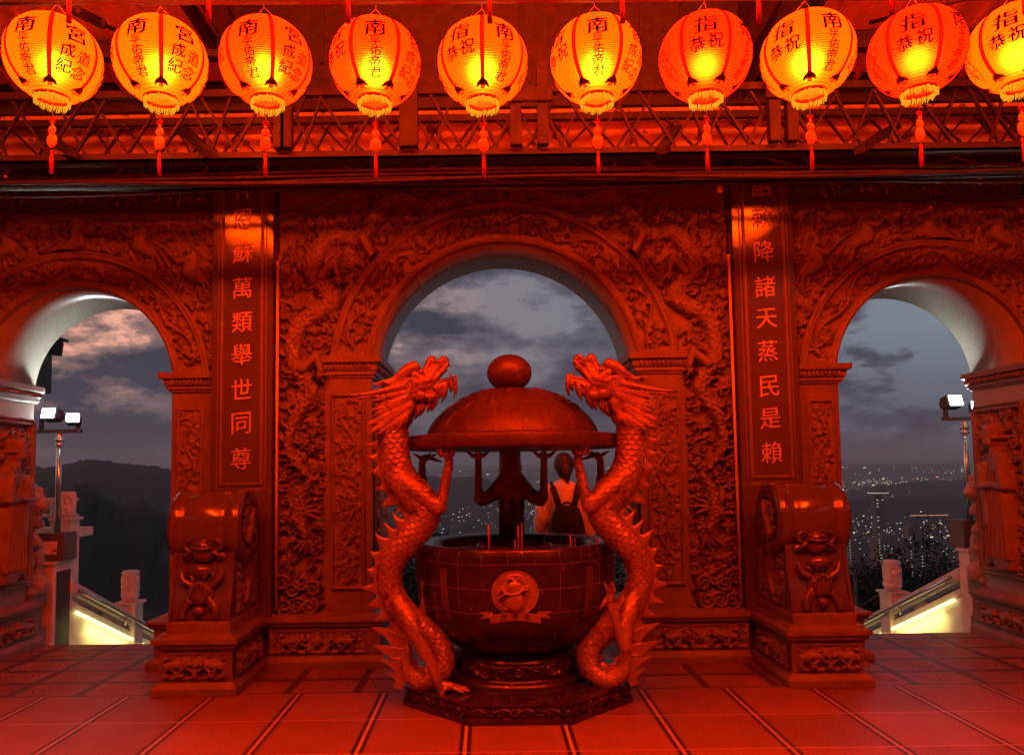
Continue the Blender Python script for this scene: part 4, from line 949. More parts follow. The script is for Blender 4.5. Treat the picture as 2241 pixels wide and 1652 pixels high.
    claw_hand(a, c_, P(913, 1012, .38), P(920, 1000, .38), [((sx*1, -.3, -.1), (sx*.9, 0, -.3), .09), ((sx*.8, -.7, 0), (sx*.8, -.2, .4), .07), ((-sx*.6, -.3, 0), (-sx*.6, 0, .4), .06), ((sx*.3, .9, 0), (sx*.3, .5, .5), .06)], .017, .028)
    c_.build('claw', M_bronze, remesh(a, 'foreleg', M_bronze, t, .006, 2))
    # ---- hind legs
    a = MB(); c_ = MB()
    if legs == 'stand':
        a.chain(C4([(872, 1310, -.05, .055), (900, 1350, -.10, .060), (915, 1385, -.12, .047), (930, 1412, -.12, .042)]), 14)
        a.chain(C4([(930, 1412, -.12, .042), (945, 1440, -.12, .034), (958, 1475, -.11, .031), (967, 1500, -.10, .028)]), 12)
        pz = P(985, 1500, -.11); pz[2] = .165; w = P(967, 1497, -.10); w[2] = .175
        claw_hand(a, c_, w, pz, [((1, -.25, -.1), (1, -.2, -.28), .10), ((1, .15, -.02), (1, .2, -.3), .095), ((.85, -.7, -.1), (.9, -.4, -.35), .085), ((-.7, -.5, -.3), (-.5, -.3, -.7), .06)], .019, .026)
    else:
        a.chain(C4([(868, 1310, -.04, .055), (888, 1352, -.09, .056), (896, 1395, -.13, .046), (896, 1412, -.14, .042)]), 14)
        a.chain(C4([(896, 1412, -.14, .042), (908, 1380, -.15, .035), (918, 1345, -.15, .03), (926, 1322, -.15, .027)]), 12)
        claw_hand(a, c_, P(926, 1322, -.15), P(926, 1302, -.15), [((-sx*.5, -.3, .9), (sx*.2, -.5, .9), .085), ((-sx*.1, -.5, 1), (sx*.1, -.6, .8), .085), ((sx*.35, -.3, 1), (sx*.5, -.5, .8), .085), ((sx*.8, 0, -.7), (sx*.6, -.2, -.8), .07)], .017, .024)
    c_.build('claw', M_bronze, remesh(a, 'hind_leg', M_bronze, t, .005, 2, lambda co: .0022*(scale_pattern(-co[:, 2]/.034+50, (co[:, 0]*sx+co[:, 1])/.036+50)-.5)*3.0*np.clip((co[:, 2]-.25)*8, 0, 1)))
    if legs == 'stand':
        a = MB(); c_ = MB(); a.chain(C4([(900, 1350, .04, .06), (915, 1360, .10, .05), (922, 1350, .14, .04)]), 12); a.chain(C4([(922, 1350, .14, .038), (925, 1328, .13, .03), (927, 1310, .12, .026)]), 12)
        claw_hand(a, c_, P(927, 1312, .12), P(926, 1300, .11), [((-.4, -.5, .8), (.1, -.5, .9), .075), ((0, -.6, .8), (.1, -.6, .8), .075), ((.4, -.5, .9), (.3, -.5, .8), .07)], .017, .024)
        c_.build('claw', M_bronze, remesh(a, 'hind_leg', M_bronze, t, .006, 2))
    return t
dragon(False, 'bronze dragon left of the burner with one hind foot planted on the plinth', 'stand')
dragon(True, 'bronze dragon right of the burner with its hind claws on the bowl', 'grip')
def rear_dragon():
    YD = 6.28
    t = empty('dragon_statue', (BX, YD, .126), 'shadowed dragon at the back of the burner holding the lid with both arms', 'dragon statue', 'bronze dragons holding up the lid of the burner')
    P = lambda u, v, dy=0: at(u, v, YD)+np.array((0, dy, 0)); K = .0038
    C4 = lambda L: [(*P(u, v, dy), r) for u, v, dy, r in L]
    pts = [(1117, 930, .12, 22), (1116, 985, .04, 22), (1117, 1030, 0, 24), (1119, 1070, 0, 31), (1119, 1110, 0, 27), (1119, 1160, .02, 26), (1120, 1230, .08, 28), (1120, 1320, .14, 30), (1118, 1400, .14, 26), (1116, 1440, .12, 20)]
    sweep_body('body', [P(u, v, dy) for u, v, dy, r in pts], [r*K for *_, r in pts], M_bronze, t, nring=260, nseg=90)
    for s in (-1, 1):
        a = MB(); c_ = MB(); U = lambda k: 1118+s*k
        a.chain(C4([(U(8), 1050, 0, .09), (U(38), 1078, -.04, .065), (U(62), 1094, -.06, .05), (U(70), 1086, -.06, .045)]), 12)
        a.chain(C4([(U(70), 1088, -.06, .043), (U(71), 1060, -.06, .033), (U(71), 1030, -.06, .03), (U(71), 1006, -.06, .028)]), 12)
        claw_hand(a, c_, P(U(71), 1008, -.06), P(U(71), 996, -.06), [((s*1, -.3, -.15), (s*.6, -.1, .5), .085), ((-s*1, -.3, -.1), (-s*.6, -.1, .5), .08), ((0, -1, .1), (0, -.3, .8), .07)], .02, .026)
        c_.build('claw', M_bronze, remesh(a, 'foreleg', M_bronze, t, .007, 2))
    for k in (-1, 0, 1):
        b = MB(); b.tube([P(1119+k*21, 1088+abs(k)*3, -.125), P(1119+k*21, 1130, -.118), P(1120+k*20.5, 1172, -.10)], [.014, .02, .02], 8, flat=.5); b.build('belly_rib', M_lid, t)
    MB().chain([(*P(1117, 900, .2), .09), (*P(1117, 870, .2), .1)], 12).build('head', M_bronze, t)
rear_dragon()
# incense
for i, (u, v0, v1, y, r) in enumerate(((1071, 1205, 1147, 5.08, .0075), (1134, 1205, 1150, 5.10, .006), (1140, 1205, 1152, 5.14, .0045), (1144, 1204, 1143, 5.10, .0035), (1127, 1206, 1180, 5.06, .005), (1132, 1206, 1188, 5.08, .003), (1250, 1196, 1170, 5.14, .006), (1258, 1196, 1176, 5.15, .003), (1190, 1178, 1157, 5.9, .004))):
    p, q = at(u, v0, y), at(u-2+i % 3*2, v1, y); p[2] = .985
    MB().tube([p, p*.4+q*.6, q], [r*.8, r, r*.8], 8).build('incense_stick', M_incense)
    o = COL.objects[-1]; tag(o, ('thick red incense stick standing alone at the left of the ash', 'thick incense stick at the centre of the bundle in the ash', 'thin incense stick leaning against the central bundle', 'thinnest and tallest incense stick of the central bundle', 'short stub of incense before the central bundle', 'thin short stub of incense beside the central bundle', 'short thick incense stick at the right side of the ash', 'short thin incense stick at the right edge of the ash', 'slim incense stick at the back of the bowl')[i], 'incense stick', 'incense sticks in the burner')
# ------------------------------------------------------------------ canopy roof
canopy = empty('canopy_roof', (0, 5.5, 4.2), 'corrugated steel canopy roof with a raised dark middle bay over the forecourt', 'canopy roof')
def zroof(y): return 4.47+.235*(5.8-y)
def roof():
    for sg in (-1, 1):
        xs = [1.8]; prof = []
        x = 1.8
        while x < 7.0:
            prof += [(x, 0), (x+.05, 0), (x+.065, .03), (x+.095, .03), (x+.11, 0), (x+.20, 0)]; x += .2
        V = []; n = len(prof)
        for y in (-1.5, 6.46): V += [(sg*a, y, zroof(y)-b) for a, b in prof]
        V += [(sg*a, y, zroof(y)+.03) for y in (-1.5, 6.46) for a, b in prof]
        F = [(i, i+1, n+i+1, n+i) for i in range(n-1)]+[(2*n+i, 3*n+i, 3*n+i+1, 2*n+i+1) for i in range(n-1)]
        b = MB(); b.add(np.array(V), F); b.build('roof_sheet', M_sheet, canopy)
        MB().box(*sorted((sg*1.78, sg*1.80)), -1.5, 5.6, 4.3, 6.6).build('clerestory_side', M_iron, canopy)
        for y in (5.2, 3.9, 2.5): MB().box(*sorted((sg*1.82, sg*7)), y-.04, y+.04, zroof(y)-.16, zroof(y)-.035).build('purlin', M_iron, canopy)
        MB().bar((sg*1.72, 5.45, 4.45), (sg*2.2, 2.4, 5.3), .12, .18).build('valley_beam', M_iron, canopy)
        MB().bar((sg*1.95, 5.5, 4.45), (sg*2.55, 2.4, 5.28), .05, .08).build('valley_beam', M_iron, canopy)
    bk = MB().box(-1.8, 1.8, 5.6, 5.64, 4.40, 6.6)
    for k in range(12): bk.box(-1.65+.3*k-.012, -1.65+.3*k+.012, 5.585, 5.6, 4.62, 6.6)
    bk.build('clerestory_wall', M_iron, canopy)
    MB().box(-1.8, 1.8, -1.5, 5.64, 6.6, 6.65).build('sky_block_roof', M_sheet, canopy)  # unseen, added to close the raised bay against sky light
    MB().box(-6.5, 6.5, 5.66, 5.76, 4.305, 4.50).box(-6.5, 6.5, 5.62, 5.80, 4.50, 4.52).build('eave_beam', M_iron, canopy)
    MB().box(-6.5, 6.5, 5.70, 5.74, 3.93, 4.30).build('fascia_panel', M_rust, canopy)
    MB().box(-6.5, 6.5, 5.74, 6.48, 4.27, 4.30).build('fascia_trim', M_steel, canopy)
    MB().box(-7.2, 7.2, -9, -1.5, 6.2, 6.3).build('hall_ceiling', M_sheet, canopy)
roof()
def truss(y, z0, z1, label, seed, w=.022, n=46):
    rd = random.Random(seed); t = empty('roof_truss', (0, y, z0), label, 'truss', 'lattice trusses above the gate')
    MB().box(-6, 6, y-.03, y+.03, z0, z0+.014).box(-6, 6, y-.03, y-.018, z0, z0+.055).build('bottom_chord', M_iron, t)
    MB().box(-6, 6, y-.025, y+.025, z1, z1+.05).build('top_chord', M_iron, t)
    x = -4.6; k = 0
    while x < 4.6 and k < 90:
        dx = rd.uniform(.14, .30); s = 1 if k % 2 else -1
        MB().bar((x, y+rd.uniform(-.012, .012), z0+.03), (x+s*dx, y+rd.uniform(-.012, .012), z1+.01), w, w*.8).build('brace', M_iron, t); k += 1
        x += rd.uniform(.10, .26) if k % 2 else rd.uniform(.03, .14)
    return t
truss(5.2, 3.715, 4.17, 'front lattice truss with a rusty bottom chord right behind the lanterns', 3)
truss(5.6, 3.86, 4.16, 'rear lattice truss close to the lit fascia panel', 8, .018)
def posts():
    for i, (u0, u1, lab) in enumerate(((601, 640, 'stubby twin steel post left of the middle, behind the third lantern'), (875, 915, 'single riveted steel post between the fourth and fifth lanterns'), (1117, 1200, 'twin steel post with a cross plate between the fifth and sixth lanterns'), (1682, 1745, 'twin steel post with a cross plate behind the eighth lantern'))):
        x0, x1 = at(u0, 300, 5.14)[0], at(u1, 300, 5.14)[0]; t = empty('steel_post', ((x0+x1)/2, 5.14, 3.77), lab, 'steel post', 'steel posts on the truss'); w = .075
        b = MB()
        if i == 1: b.box(x0, x1, 5.10, 5.17, 3.77, 4.30)
        else: b.box(x0, x0+w, 5.10, 5.17, 3.77, 4.35); b.box(x1-w, x1, 5.10, 5.17, 3.77, 4.35)
        b.build('upright', M_iron, t, .004)
        if i >= 2: MB().box(x0-.03, x1+.03, 5.075, 5.10, 4.06, 4.16).build('cross_plate', M_iron, t, .004)
posts()
def pipes():
    rd = random.Random(4); t = empty('cable_bundle', (0, 5.4, 3.62), 'sagging bundle of cables and thin pipes strung under the truss', 'cables')
    for k in range(9):
        z, y = 3.60+rd.uniform(0, .11), 5.3+rd.uniform(0, .25); r = rd.choice((.006, .009, .014, .008)); x = np.linspace(-5, 5, 40)
        zz = z+.015*np.sin(x*rd.uniform(.5, 2)+k)+(.02*np.cos(x*rd.uniform(2, 5)) if r < .008 else 0)
        MB().tube(np.stack([x, np.full(40, y), zz], -1), r, 6).build('cable', M_iron if k % 3 else M_dark, t)
    MB().box(-5.3, 5.3, 5.42, 5.46, 3.625, 3.64).build('angle_bar', M_iron, t)
    for k in range(26):
        x = rd.uniform(-4, 4); d = rd.uniform(-.5, .5); MB().tube([(x, 5.35, 3.74), (x+d*.5, 5.36, 3.68), (x+d, 5.36, 3.62)], .005, 5).build('cable', M_iron, t)
pipes()
def stays():
    for i, (p, q, lab) in enumerate((((75, 288, 5.5), (160, 335, 5.1), 'thick dark strut end at the far left of the truss'), ((402, 285, 5.5), (460, 338, 5.1), 'thick dark strut end behind the second lantern tassel'), ((1482, 282, 5.5), (1448, 330, 5.1), 'thick dark strut end left of the seventh lantern tassel'), ((1960, 277, 5.5), (1880, 328, 5.1), 'thick dark strut end between the eighth and ninth lantern tassels'))):
        b = MB().bar(at(*p), at(*q), .075, .05).build('steel_strut', M_dark); tag(b, lab, 'strut', 'loose strut ends on the truss')
    for p, q, lab in (((95, -12, 3.9), (270, 76, 4.6), 'dark tie rod with a turnbuckle at the top left of the roof'), ((2150, -12, 3.9), (1905, 50, 4.6), 'dark tie rod with a turnbuckle at the top right of the roof')):
        p, q = at(*p), at(*q); t = empty('tie_rod', p, lab, 'tie rod', 'roof tie rods'); MB().tube([p, q], .013, 8).build('rod', M_dark, t)
        a, b = p*.62+q*.38, p*.3+q*.7; d = np.array((0, 0, .022)); 
        MB().tube([a+d, b+d], .011, 6).tube([a-d, b-d], .011, 6).ball(a, .03, 8).ball(b, .03, 8).build('turnbuckle', M_dark, t)
stays()
for u, v, lab in ((12, 393, 'small bare lamp socket hanging at the far left under the truss'), (2145, 393, 'small bare lamp socket hanging at the right under the truss'), (1575, 412, 'small dim lamp socket hanging above the right couplet column')):
    p = at(u, v, 5.5); t = empty('lamp_socket', p, lab, 'lamp socket', 'bare lamp sockets under the truss')
    MB().lathe([(0, -.035), (.018, -.032), (.024, -.01), (.02, .012), (.01, .03), (0, .032)], p, 14).build('socket', M_rust, t); MB().tube([p+(0, 0, .03), p+(.004, 0, .12)], .003, 5).build('wire', M_dark, t)
# ------------------------------------------------------------------ lanterns
LRED = 12.0
LFAR = 100.0
def lantern_mat(name, g, hot, red=1.0, strength=LRED):
    m = bpy.data.materials.new(name); m.use_nodes = True; t = m.node_tree; t.nodes.clear()
    e = N(t, 'ShaderNodeEmission'); e.inputs[1].default_value = strength
    tc = N(t, 'ShaderNodeTexCoord'); sp = N(t, 'ShaderNodeSeparateXYZ'); t.links.new(tc.outputs['Object'], sp.inputs[0])
    fz = mth(t, 'MODULO', mth(t, 'ADD', mth(t, 'MULTIPLY', mth(t, 'ADD', sp.outputs[2], .182), 38/.36), .5), 1.0)
    wire = mth(t, 'LESS_THAN', mth(t, 'ABSOLUTE', mth(t, 'SUBTRACT', fz, .5)), .09)
    t.links.new(mixc(t, wire, (red, g/LRED, .0015/LRED), (red*.05, g/LRED*.30, 0)), e.inputs[0])
    rf = N(t, 'ShaderNodeBsdfRefraction'); rf.inputs['IOR'].default_value = 1.3; rf.inputs['Roughness'].default_value = .75; rf.inputs['Color'].default_value = (hot, hot*.85, hot*.08, 1)
    df = N(t, 'ShaderNodeBsdfDiffuse'); df.inputs[0].default_value = (.5, .03, .01, 1)
    a = N(t, 'ShaderNodeAddShader'); b = N(t, 'ShaderNodeMixShader'); b.inputs[0].default_value = .5
    t.links.new(rf.outputs[0], b.inputs[1]); t.links.new(df.outputs[0], b.inputs[2]); t.links.new(e.outputs[0], a.inputs[0]); t.links.new(b.outputs[0], a.inputs[1])
    o = N(t, 'ShaderNodeOutputMaterial'); t.links.new(a.outputs[0], o.inputs[0]); return m
M_fringe = emis('glowing_fringe', (1.0, .36, .01), 1.0)  # fringe is no lamp; bulb light on it is put in as glow
M_band = emis('seam_band', (.95, .008, .001), 1.0)
M_tag = surf('lantern_tag', (.9, .50, .12), (.8, .40, .1), .5, 30, 0, 60)
RX, RZ = .215, .200
def lpt(th, z, d=0.0):
    "point on the lantern skin: th angle from the front (right positive), z height"
    k = math.sqrt(max(.0, 1-(z/RZ)**2)); r = RX*k**.92+d
    return (r*math.sin(th), -r*math.cos(th), z)
def lantern_meshes():
    zt, zb, n = .178, -.187, 38; prof = []
    for i in range(n*3+1):
        z = zb+(zt-zb)*i/(n*3); r = RX*math.sqrt(max(0, 1-(z/RZ)**2))**.92; prof.append((r+(.0022 if i % 3 else -.0012), z))
    sk = MB().lathe(prof, (0, 0, 0), 96); out = {}
    def mk(nm, mb):
        V = np.concatenate(mb.V); out[nm] = mesh_np(nm, V, mb.F); out[nm].polygons.foreach_set('use_smooth', mb.sm)
    mk('skin', sk)
    b = MB()
    for k in range(6):
        th = PI/6+k*PI/3; zz = np.linspace(-.178, .172, 36)
        L = [lpt(th-.042*RX/max(.08, RX*math.sqrt(max(.05, 1-(z/RZ)**2))), z, .0028) for z in zz]; R = [lpt(th+.042*RX/max(.08, RX*math.sqrt(max(.05, 1-(z/RZ)**2))), z, .0028) for z in zz]
        b.add(np.array(L+R), [(i, i+36, i+37, i+1) for i in range(35)], True)
    mk('seam_bands', b)
    b = MB()
    for k in range(6):
        th = PI/6+k*PI/3-.045; b.tube([lpt(th*1.0, z, .0035) for z in np.linspace(-.17, .165, 30)], .0013, 5)
    mk('seam_thread', b)
    b = MB()   # lettering
    sets = [('指', ['恭', '祝'], None), ('南', None, '孚佑帝君'), ('宮', ['成道', '紀念'], None), None, ('', ['成道', '紀念'], None), None]
    for k, sdef in enumerate(sets):
        c = (k-1)*PI/3
        def put(ch, th0, z0, s, bold, asp=1.0):
            def f(x, y):
                ph = math.radians(z0)+y/.205; return lpt(c+th0*math.cos(math.radians(10))+x/(RX*math.cos(math.radians(z0))), RZ*math.sin(ph), .0052)
            put_glyph(b, ch, f, s, bold, asp)
        if sdef is None:
            # a slender flourish: drawn-out brush lines
            for q in range(5):
                x0 = -.16+.08*q; zz = np.linspace(.02-.02*(q % 2), -.12-.008*q, 24); b.tube([lpt(c+x0+.05*math.sin(z*60+q*2)+.02*math.sin(z*140), z, .004) for z in zz], .0016, 4)
            for z0 in (.01, -.03, -.06, -.10): b.tube([lpt(c+x, z0+.012*math.sin(x*22), .004) for x in np.linspace(-.15, .15, 14)], .0014, 4)
            continue
        big, two, col = sdef
        if big: put(big, 0, 17, .094, .03, 1.0)
        if two and len(two[0]) == 1: put(two[0], -.19, -11, .070, .024); put(two[1], .20, -8, .070, .024)
        elif two:
            for i, row in enumerate(two):
                for j, ch in enumerate(row): put(ch, (-.17, .2)[j]-(.04 if i else 0), (-10, -31)[i]-(3 if j else 0), .064, .022)
        if col:
            for i, ch in enumerate(col): put(ch, .01*(i % 2), -3-13.5*i, .050, .02)
    mk('lettering', b)
    b = MB()  # scaly ornaments round the lower mouth
    for k in range(6):
        c = (k-.5)*PI/3
        for i, (w, z) in enumerate(((.24, -.171), (.21, -.166), (.16, -.162), (.09, -.158))):
            b.add(np.array([lpt(c+x, z+.007*math.cos(x/w*1.57)+dz, .003+.001*i) for dz in (-.004, .003) for x in np.linspace(-w, w, 12)]), [(j, j+1, j+13, j+12) for j in range(11)], True)
    mk('mouth_ornament', b)
    mk('top_ring', MB().lathe([(.078, .172), (.082, .178), (.082, .192), (.076, .196), (.070, .19), (.072, .176)], (0, 0, 0), 40))
    mk('mouth_ring', MB().lathe([(.074, -.182), (.081, -.185), (.081, -.196), (.075, -.20), (.07, -.195), (.07, -.184)], (0, 0, 0), 40))
    b = MB(); rd = random.Random(2)
    for k in range(64):
        a = k*2*PI/64+rd.uniform(-.02, .02); r = .075+rd.uniform(-.003, .003); L = .026+rd.uniform(-.007, .009)
        b.tube([(r*math.cos(a), r*math.sin(a), -.192), (r*1.03*math.cos(a), r*1.03*math.sin(a), -.205), (r*1.02*math.cos(a+.05), r*1.02*math.sin(a+.05), -.2-L)], [.0038, .0036, .0022], 5)
    mk('fringe', b)
    mk('hanger_wire', MB().tube([(-.078, 0, .19), (0, 0, .275)], .0014, 4).tube([(.078, 0, .19), (0, 0, .275)], .0014, 4).tube([(0, 0, .275), (0, 0, .34)], .0014, 4))
    mk('pendant_string', MB().tube([(0, 0, -.175), (.001, 0, -.27), (0, 0, -.55)], .0014, 4))
    b = MB()
    for k in range(5): a = k*2*PI/5+PI/2; b.tube([(.004*math.cos(a), 0, -.305+.004*math.sin(a)), (.016*math.cos(a-.4), 0, -.305+.016*math.sin(a-.4)), (.016*math.cos(a+.4), 0, -.305+.016*math.sin(a+.4)), (.004*math.cos(a), 0, -.305+.004*math.sin(a))], .0024, 5)
    mk('pendant_knot', b)
    mk('gourd_tag', MB().ball((0, 0, -.352), .020, 14, (1, .28, 1.15)).ball((0, 0, -.404), .027, 16, (1, .28, 1.35)).ball((0, 0, -.327), .008, 8))
    b = MB(); b.ball((0, 0, -.462), .009, 8, (1, 1, 1)); b.tube([(0, 0, -.466), (0, 0, -.49), (.001, 0, -.565)], [.006, .009, .0105], 8)
    mk('tassel', b)
    return out
LM = lantern_meshes()
M_bulb = emis('bulb_glass', (9, 6.5, 2.2), 1.0)
M_orn = surf('mouth_gilding', (.34, .10, .035), (.08, .02, .008), .5, 160, 0, 60)
M_ringm = surf('lantern_ring', (.6, .05, .03), None, .5, 20, 0, 60)
LMATS = dict(lettering=M_ink, seam_thread=M_ink, mouth_ornament=M_orn, top_ring=M_ringm, mouth_ring=M_ringm, fringe=M_fringe, seam_bands=M_band, hanger_wire=M_string, pendant_string=M_string, pendant_knot=M_tasselred, gourd_tag=M_tag, tassel=M_tasselred)
for k, m in LMATS.items(): LM[k].materials.append(m)
def far_skin():
    pr = [(RX*math.sqrt(max(0, 1-(z/RZ)**2))**.92, z) for z in np.linspace(-.182, .178, 12)]
    b = MB().lathe(pr, (0, 0, 0), 20); me = mesh_np('skin', np.concatenate(b.V), b.F); me.polygons.foreach_set('use_smooth', b.sm); me.materials.append(None); return me
LM['skin'].materials.append(None)
def lantern(loc, rot, tilt, mat, label, group, skip=(), power=2.2, bulbz=-.035):
    t = empty('paper_lantern', loc, label, 'lantern', group); t.rotation_euler = (tilt[0], tilt[1], rot)
    for k, me in LM.items():
        if k in skip: continue
        o = bpy.data.objects.new(k, me); COL.objects.link(o); o.parent = t
        if k == 'skin': o.material_slots[0].link = 'OBJECT'; o.material_slots[0].material = mat
        if k in ('pendant_string', 'pendant_knot', 'gourd_tag', 'tassel'): o.rotation_euler = (-tilt[0], -tilt[1], -rot*.6)
        if k == 'bulb': o.location = (0, 0, bulbz+.06)
    if power:
        L = bpy.data.lights.new('lantern_bulb', 'POINT'); L.energy = power; L.color = (1, .66, .10); L.shadow_soft_size = .05
        o = bpy.data.objects.new('bulb_light', L); COL.objects.link(o); o.parent = t; o.location = (0, 0, bulbz)
    return t
LD = [(118, 133, -35, .23, .38, 'yellow-orange lantern at the far left end of the row', 0), (352, 138, -30, .23, .38, 'yellow-orange lantern second from the left, bulb showing right of its seam', 0),
      (582, 140, -22, .10, .4, 'red-orange lantern third from the left, 南 left of its middle seam', 0), (821, 142, 0, .09, .4, 'red-orange lantern with 孚佑帝君 facing straight out', 0),
      (1056, 143, 30, .15, .42, 'orange lantern nearest the middle, its round bulb glowing at the centre', 0), (1304, 136, 3, .20, .42, 'bright yellow lantern with 孚佑帝君 facing straight out', 0),
      (1543, 130, 62, .05, .3, 'deep red lantern with 指 and 恭祝 facing straight out, right of the middle', 0), (1767, 126, 32, .20, .45, 'yellow-orange lantern with 指 and 南 on either side of its seam, third from the right end', 0),
      (2006, 118, 58, .045, .3, 'deep red lantern second from the right end', 0), (2226, 108, 50, .23, .38, 'yellow-orange lantern cut by the right edge of the picture', 0)]
for i, (u, v, rt, g, hot, lab, _) in enumerate(LD):
    rd = random.Random(40+i); p = at(u, v-3, 3.6)
    lantern(p, math.radians(rt)-math.atan2(p[0]-CAMX, 3.6), (rd.uniform(-.02, .03), rd.uniform(-.04, .04)), lantern_mat('lantern_skin', g, hot), lab, 'lanterns hanging in the front row', power=2.4 if hot > .35 else 1.4)
fs = far_skin(); m_far = lantern_mat('lantern_skin', .045*LRED, .1, strength=LFAR)
for j, (y, z) in enumerate(((2.8, 4.82), (1.8, 5.05), (.6, 5.4))):
    for i in range(7):
        t = empty('paper_lantern', (-3.3+1.1*i+.1*j, y, z), 'lit red lantern in the rows overhead behind the camera', 'lantern', 'lanterns of the rows overhead')
        o = bpy.data.objects.new('skin', fs); COL.objects.link(o); o.parent = t; o.material_slots[0].link = 'OBJECT'; o.material_slots[0].material = m_far
        o = bpy.data.objects.new('mouth_ring', LM['mouth_ring']); COL.objects.link(o); o.parent = t
rail = MB().tube([at(-60, 6, 3.6), at(1120, 2, 3.6), at(2300, -14, 3.6)], .016, 8).build('lantern_rail', M_dark); tag(rail, 'thin dark rail that carries the row of lanterns', 'rail')
m_near = lantern_mat('lantern_skin', .14, .3)
for i, u in enumerate((150, 456, 762, 1072, 1363, 1662, 1953, 2245)):
    p = at(u, 50 if i not in (6, 7) else 30, 2.8); p[2] += .565
    lab = ['short red tassel hanging from above beside the far left lantern', 'red tassel hanging from above between the second and third lanterns', 'red tassel hanging from above left of the fourth lantern', 'red tassel hanging from above over the fifth lantern', 'red tassel hanging from above at the right of the sixth lantern', 'red tassel hanging from above between the seventh and eighth lanterns', 'red tassel hanging from above over the ninth lantern', 'red tassel hanging from above at the far right end'][i]
    lantern(p, i*.9, (0, 0), m_near, lab.replace('red tassel hanging from above', 'lantern above the picture with only its red tassel showing') if False else lab, 'lanterns of the nearer row', skip=('lettering', 'seam_thread', 'mouth_ornament', 'bulb'), power=0)
# ------------------------------------------------------------------ outside: stairs, balustrades, floodlights, guardian lions
def stairs():
    b = MB()
    for k in range(26):
        y = 7.3+.34*k; z = -.148*(k+1); b.box(-4.3, 4.3, y, y+.36, z-.3, z)
    o = b.build('stairs', M_white); tag(o, kind='structure')
stairs()
M_led = emis('led_strip', (3.0, 2.8, .9), 1.0)
def balustrade(sg, label):
    x = -4.45 if sg < 0 else 4.66; S = -.43; z = lambda y: .45+S*(y-8.0); t = empty('stair_balustrade', (x, 8, 0), label, 'balustrade', 'white stone balustrades beside the stairs')
    M_w = M_white
    def slab(y0, y1, a, b, w): 
        V = [(x+s*w, y, z(y)+d) for s in (-1, 1) for y, d in ((y0, a), (y1, a), (y1, b), (y0, b))]
        return MB().add(np.array(V), [(0, 1, 2, 3), (7, 6, 5, 4), (0, 4, 5, 1), (1, 5, 6, 2), (2, 6, 7, 3), (3, 7, 4, 0)])
    slab(7.9, 14.5, -.10, .03, .075).build('top_rail', M_w, t, .008); slab(7.9, 14.5, -.25, -.17, .06).build('middle_rail', M_w, t, .006)
    slab(7.9, 14.5, -1.1, -.26, .05).build('lower_panel', M_w, t)
    for y in (8.75, 10.1, 11.2, 12.4):
        b = MB()
        for q in (-1, 0, 1): b.ball((x, y+q*.07, z(y)-.13+q*.07*S), .06, 10, (.6, 1, 1))
        b.build('cloud_bracket', M_w, t)
    MB().tube([(x-sg*.13, y, z(y)-.06) for y in np.linspace(7.95, 14.5, 12)], .022, 10).build('handrail', M_chrome, t)
    for y in (9.0, 10.8): MB().tube([(x-sg*.07, y, z(y)-.12), (x-sg*.11, y, z(y)-.16), (x-sg*.13, y, z(y)-.08)], .012, 8).build('handrail_bracket', M_chrome, t)
    MB().tube([(x-sg*.085, y, z(y)-.275) for y in (7.98, 14.2)], .016, 6).build('led_strip', M_led, t)
    for y0 in (8.2, 9.3, 10.4):
        L = bpy.data.lights.new('led', 'AREA'); L.shape = 'RECTANGLE'; L.size = .05; L.size_y = 1.0; L.energy = 3.2; L.color = (1, .88, .25)
        o = bpy.data.objects.new('led_light', L); COL.objects.link(o); o.parent = t; o.location = (-sg*.16, y0+.5-8, z(y0+.5)-.36)
        o.rotation_euler = Matrix(((0, 0, 1), (0, 1, 0), (-1, 0, 0))).to_euler() if False else (Matrix.Rotation(math.atan(S), 3, 'X') @ Matrix.Rotation(-sg*math.radians(60), 3, 'Y')).to_euler()
    # post with a carved drum head
    y = 9.35; MB().box(x-.11, x+.11, y-.11, y+.11, z(y)-1.1, z(y)+.17).box(x-.14, x+.14, y-.14, y+.14, z(y)+.17, z(y)+.20).build('post', M_w, t, .006)
    zc = z(y)+.20; pr = [(0, 0), (.085, 0), (.09, .03), (.085, .05)]+[(.092+.003*math.sin(k*9), .05+k*.02) for k in range(13)]+[(.09, .315), (.1, .325), (.1, .345), (.085, .36), (0, .36)]
    R = Rel(0, 2*PI*.095, .05, .30, .008); random.seed(200+sg); R.fill(300, .02, .04, .012, 'scl', None, .8)
    hd = MB().lathe(pr, (x, y, zc), 32).build('drum_head', M_w, t)
    R.mesh('head_carving', M_w, hd, lambda X, Z, H: np.stack([x+(.094+H)*np.cos(X/.095), y+(.094+H)*np.sin(X/.095), zc+Z], -1))
balustrade(-1, 'white stone stair balustrade lit by yellow strips in the left arch'); balustrade(1, 'white stone stair balustrade lit by yellow strips in the right arch')
M_flood = emis('floodlight_glass', (40, 42, 40), 1.0)
def newel(sg, label):
    x, ya, yb = (-4.51, 7.6, 7.96) if sg < 0 else (4.635, 7.6, 7.78); t = empty('stone_newel', (x, 7.72, 0), label, 'newel', 'newels at the head of the stairs')
    b = MB().box(x-.11, x+.11, ya, yb, -.4, .70).box(x-.13, x+.13, ya-.02, yb+.02, .70, .735); b.build('newel_block', M_white, t, .006)
    if sg < 0: MB().box(x+.106, x+.114, ya+.06, yb-.05, -.2, .63).build('dark_inset', M_dark, t)
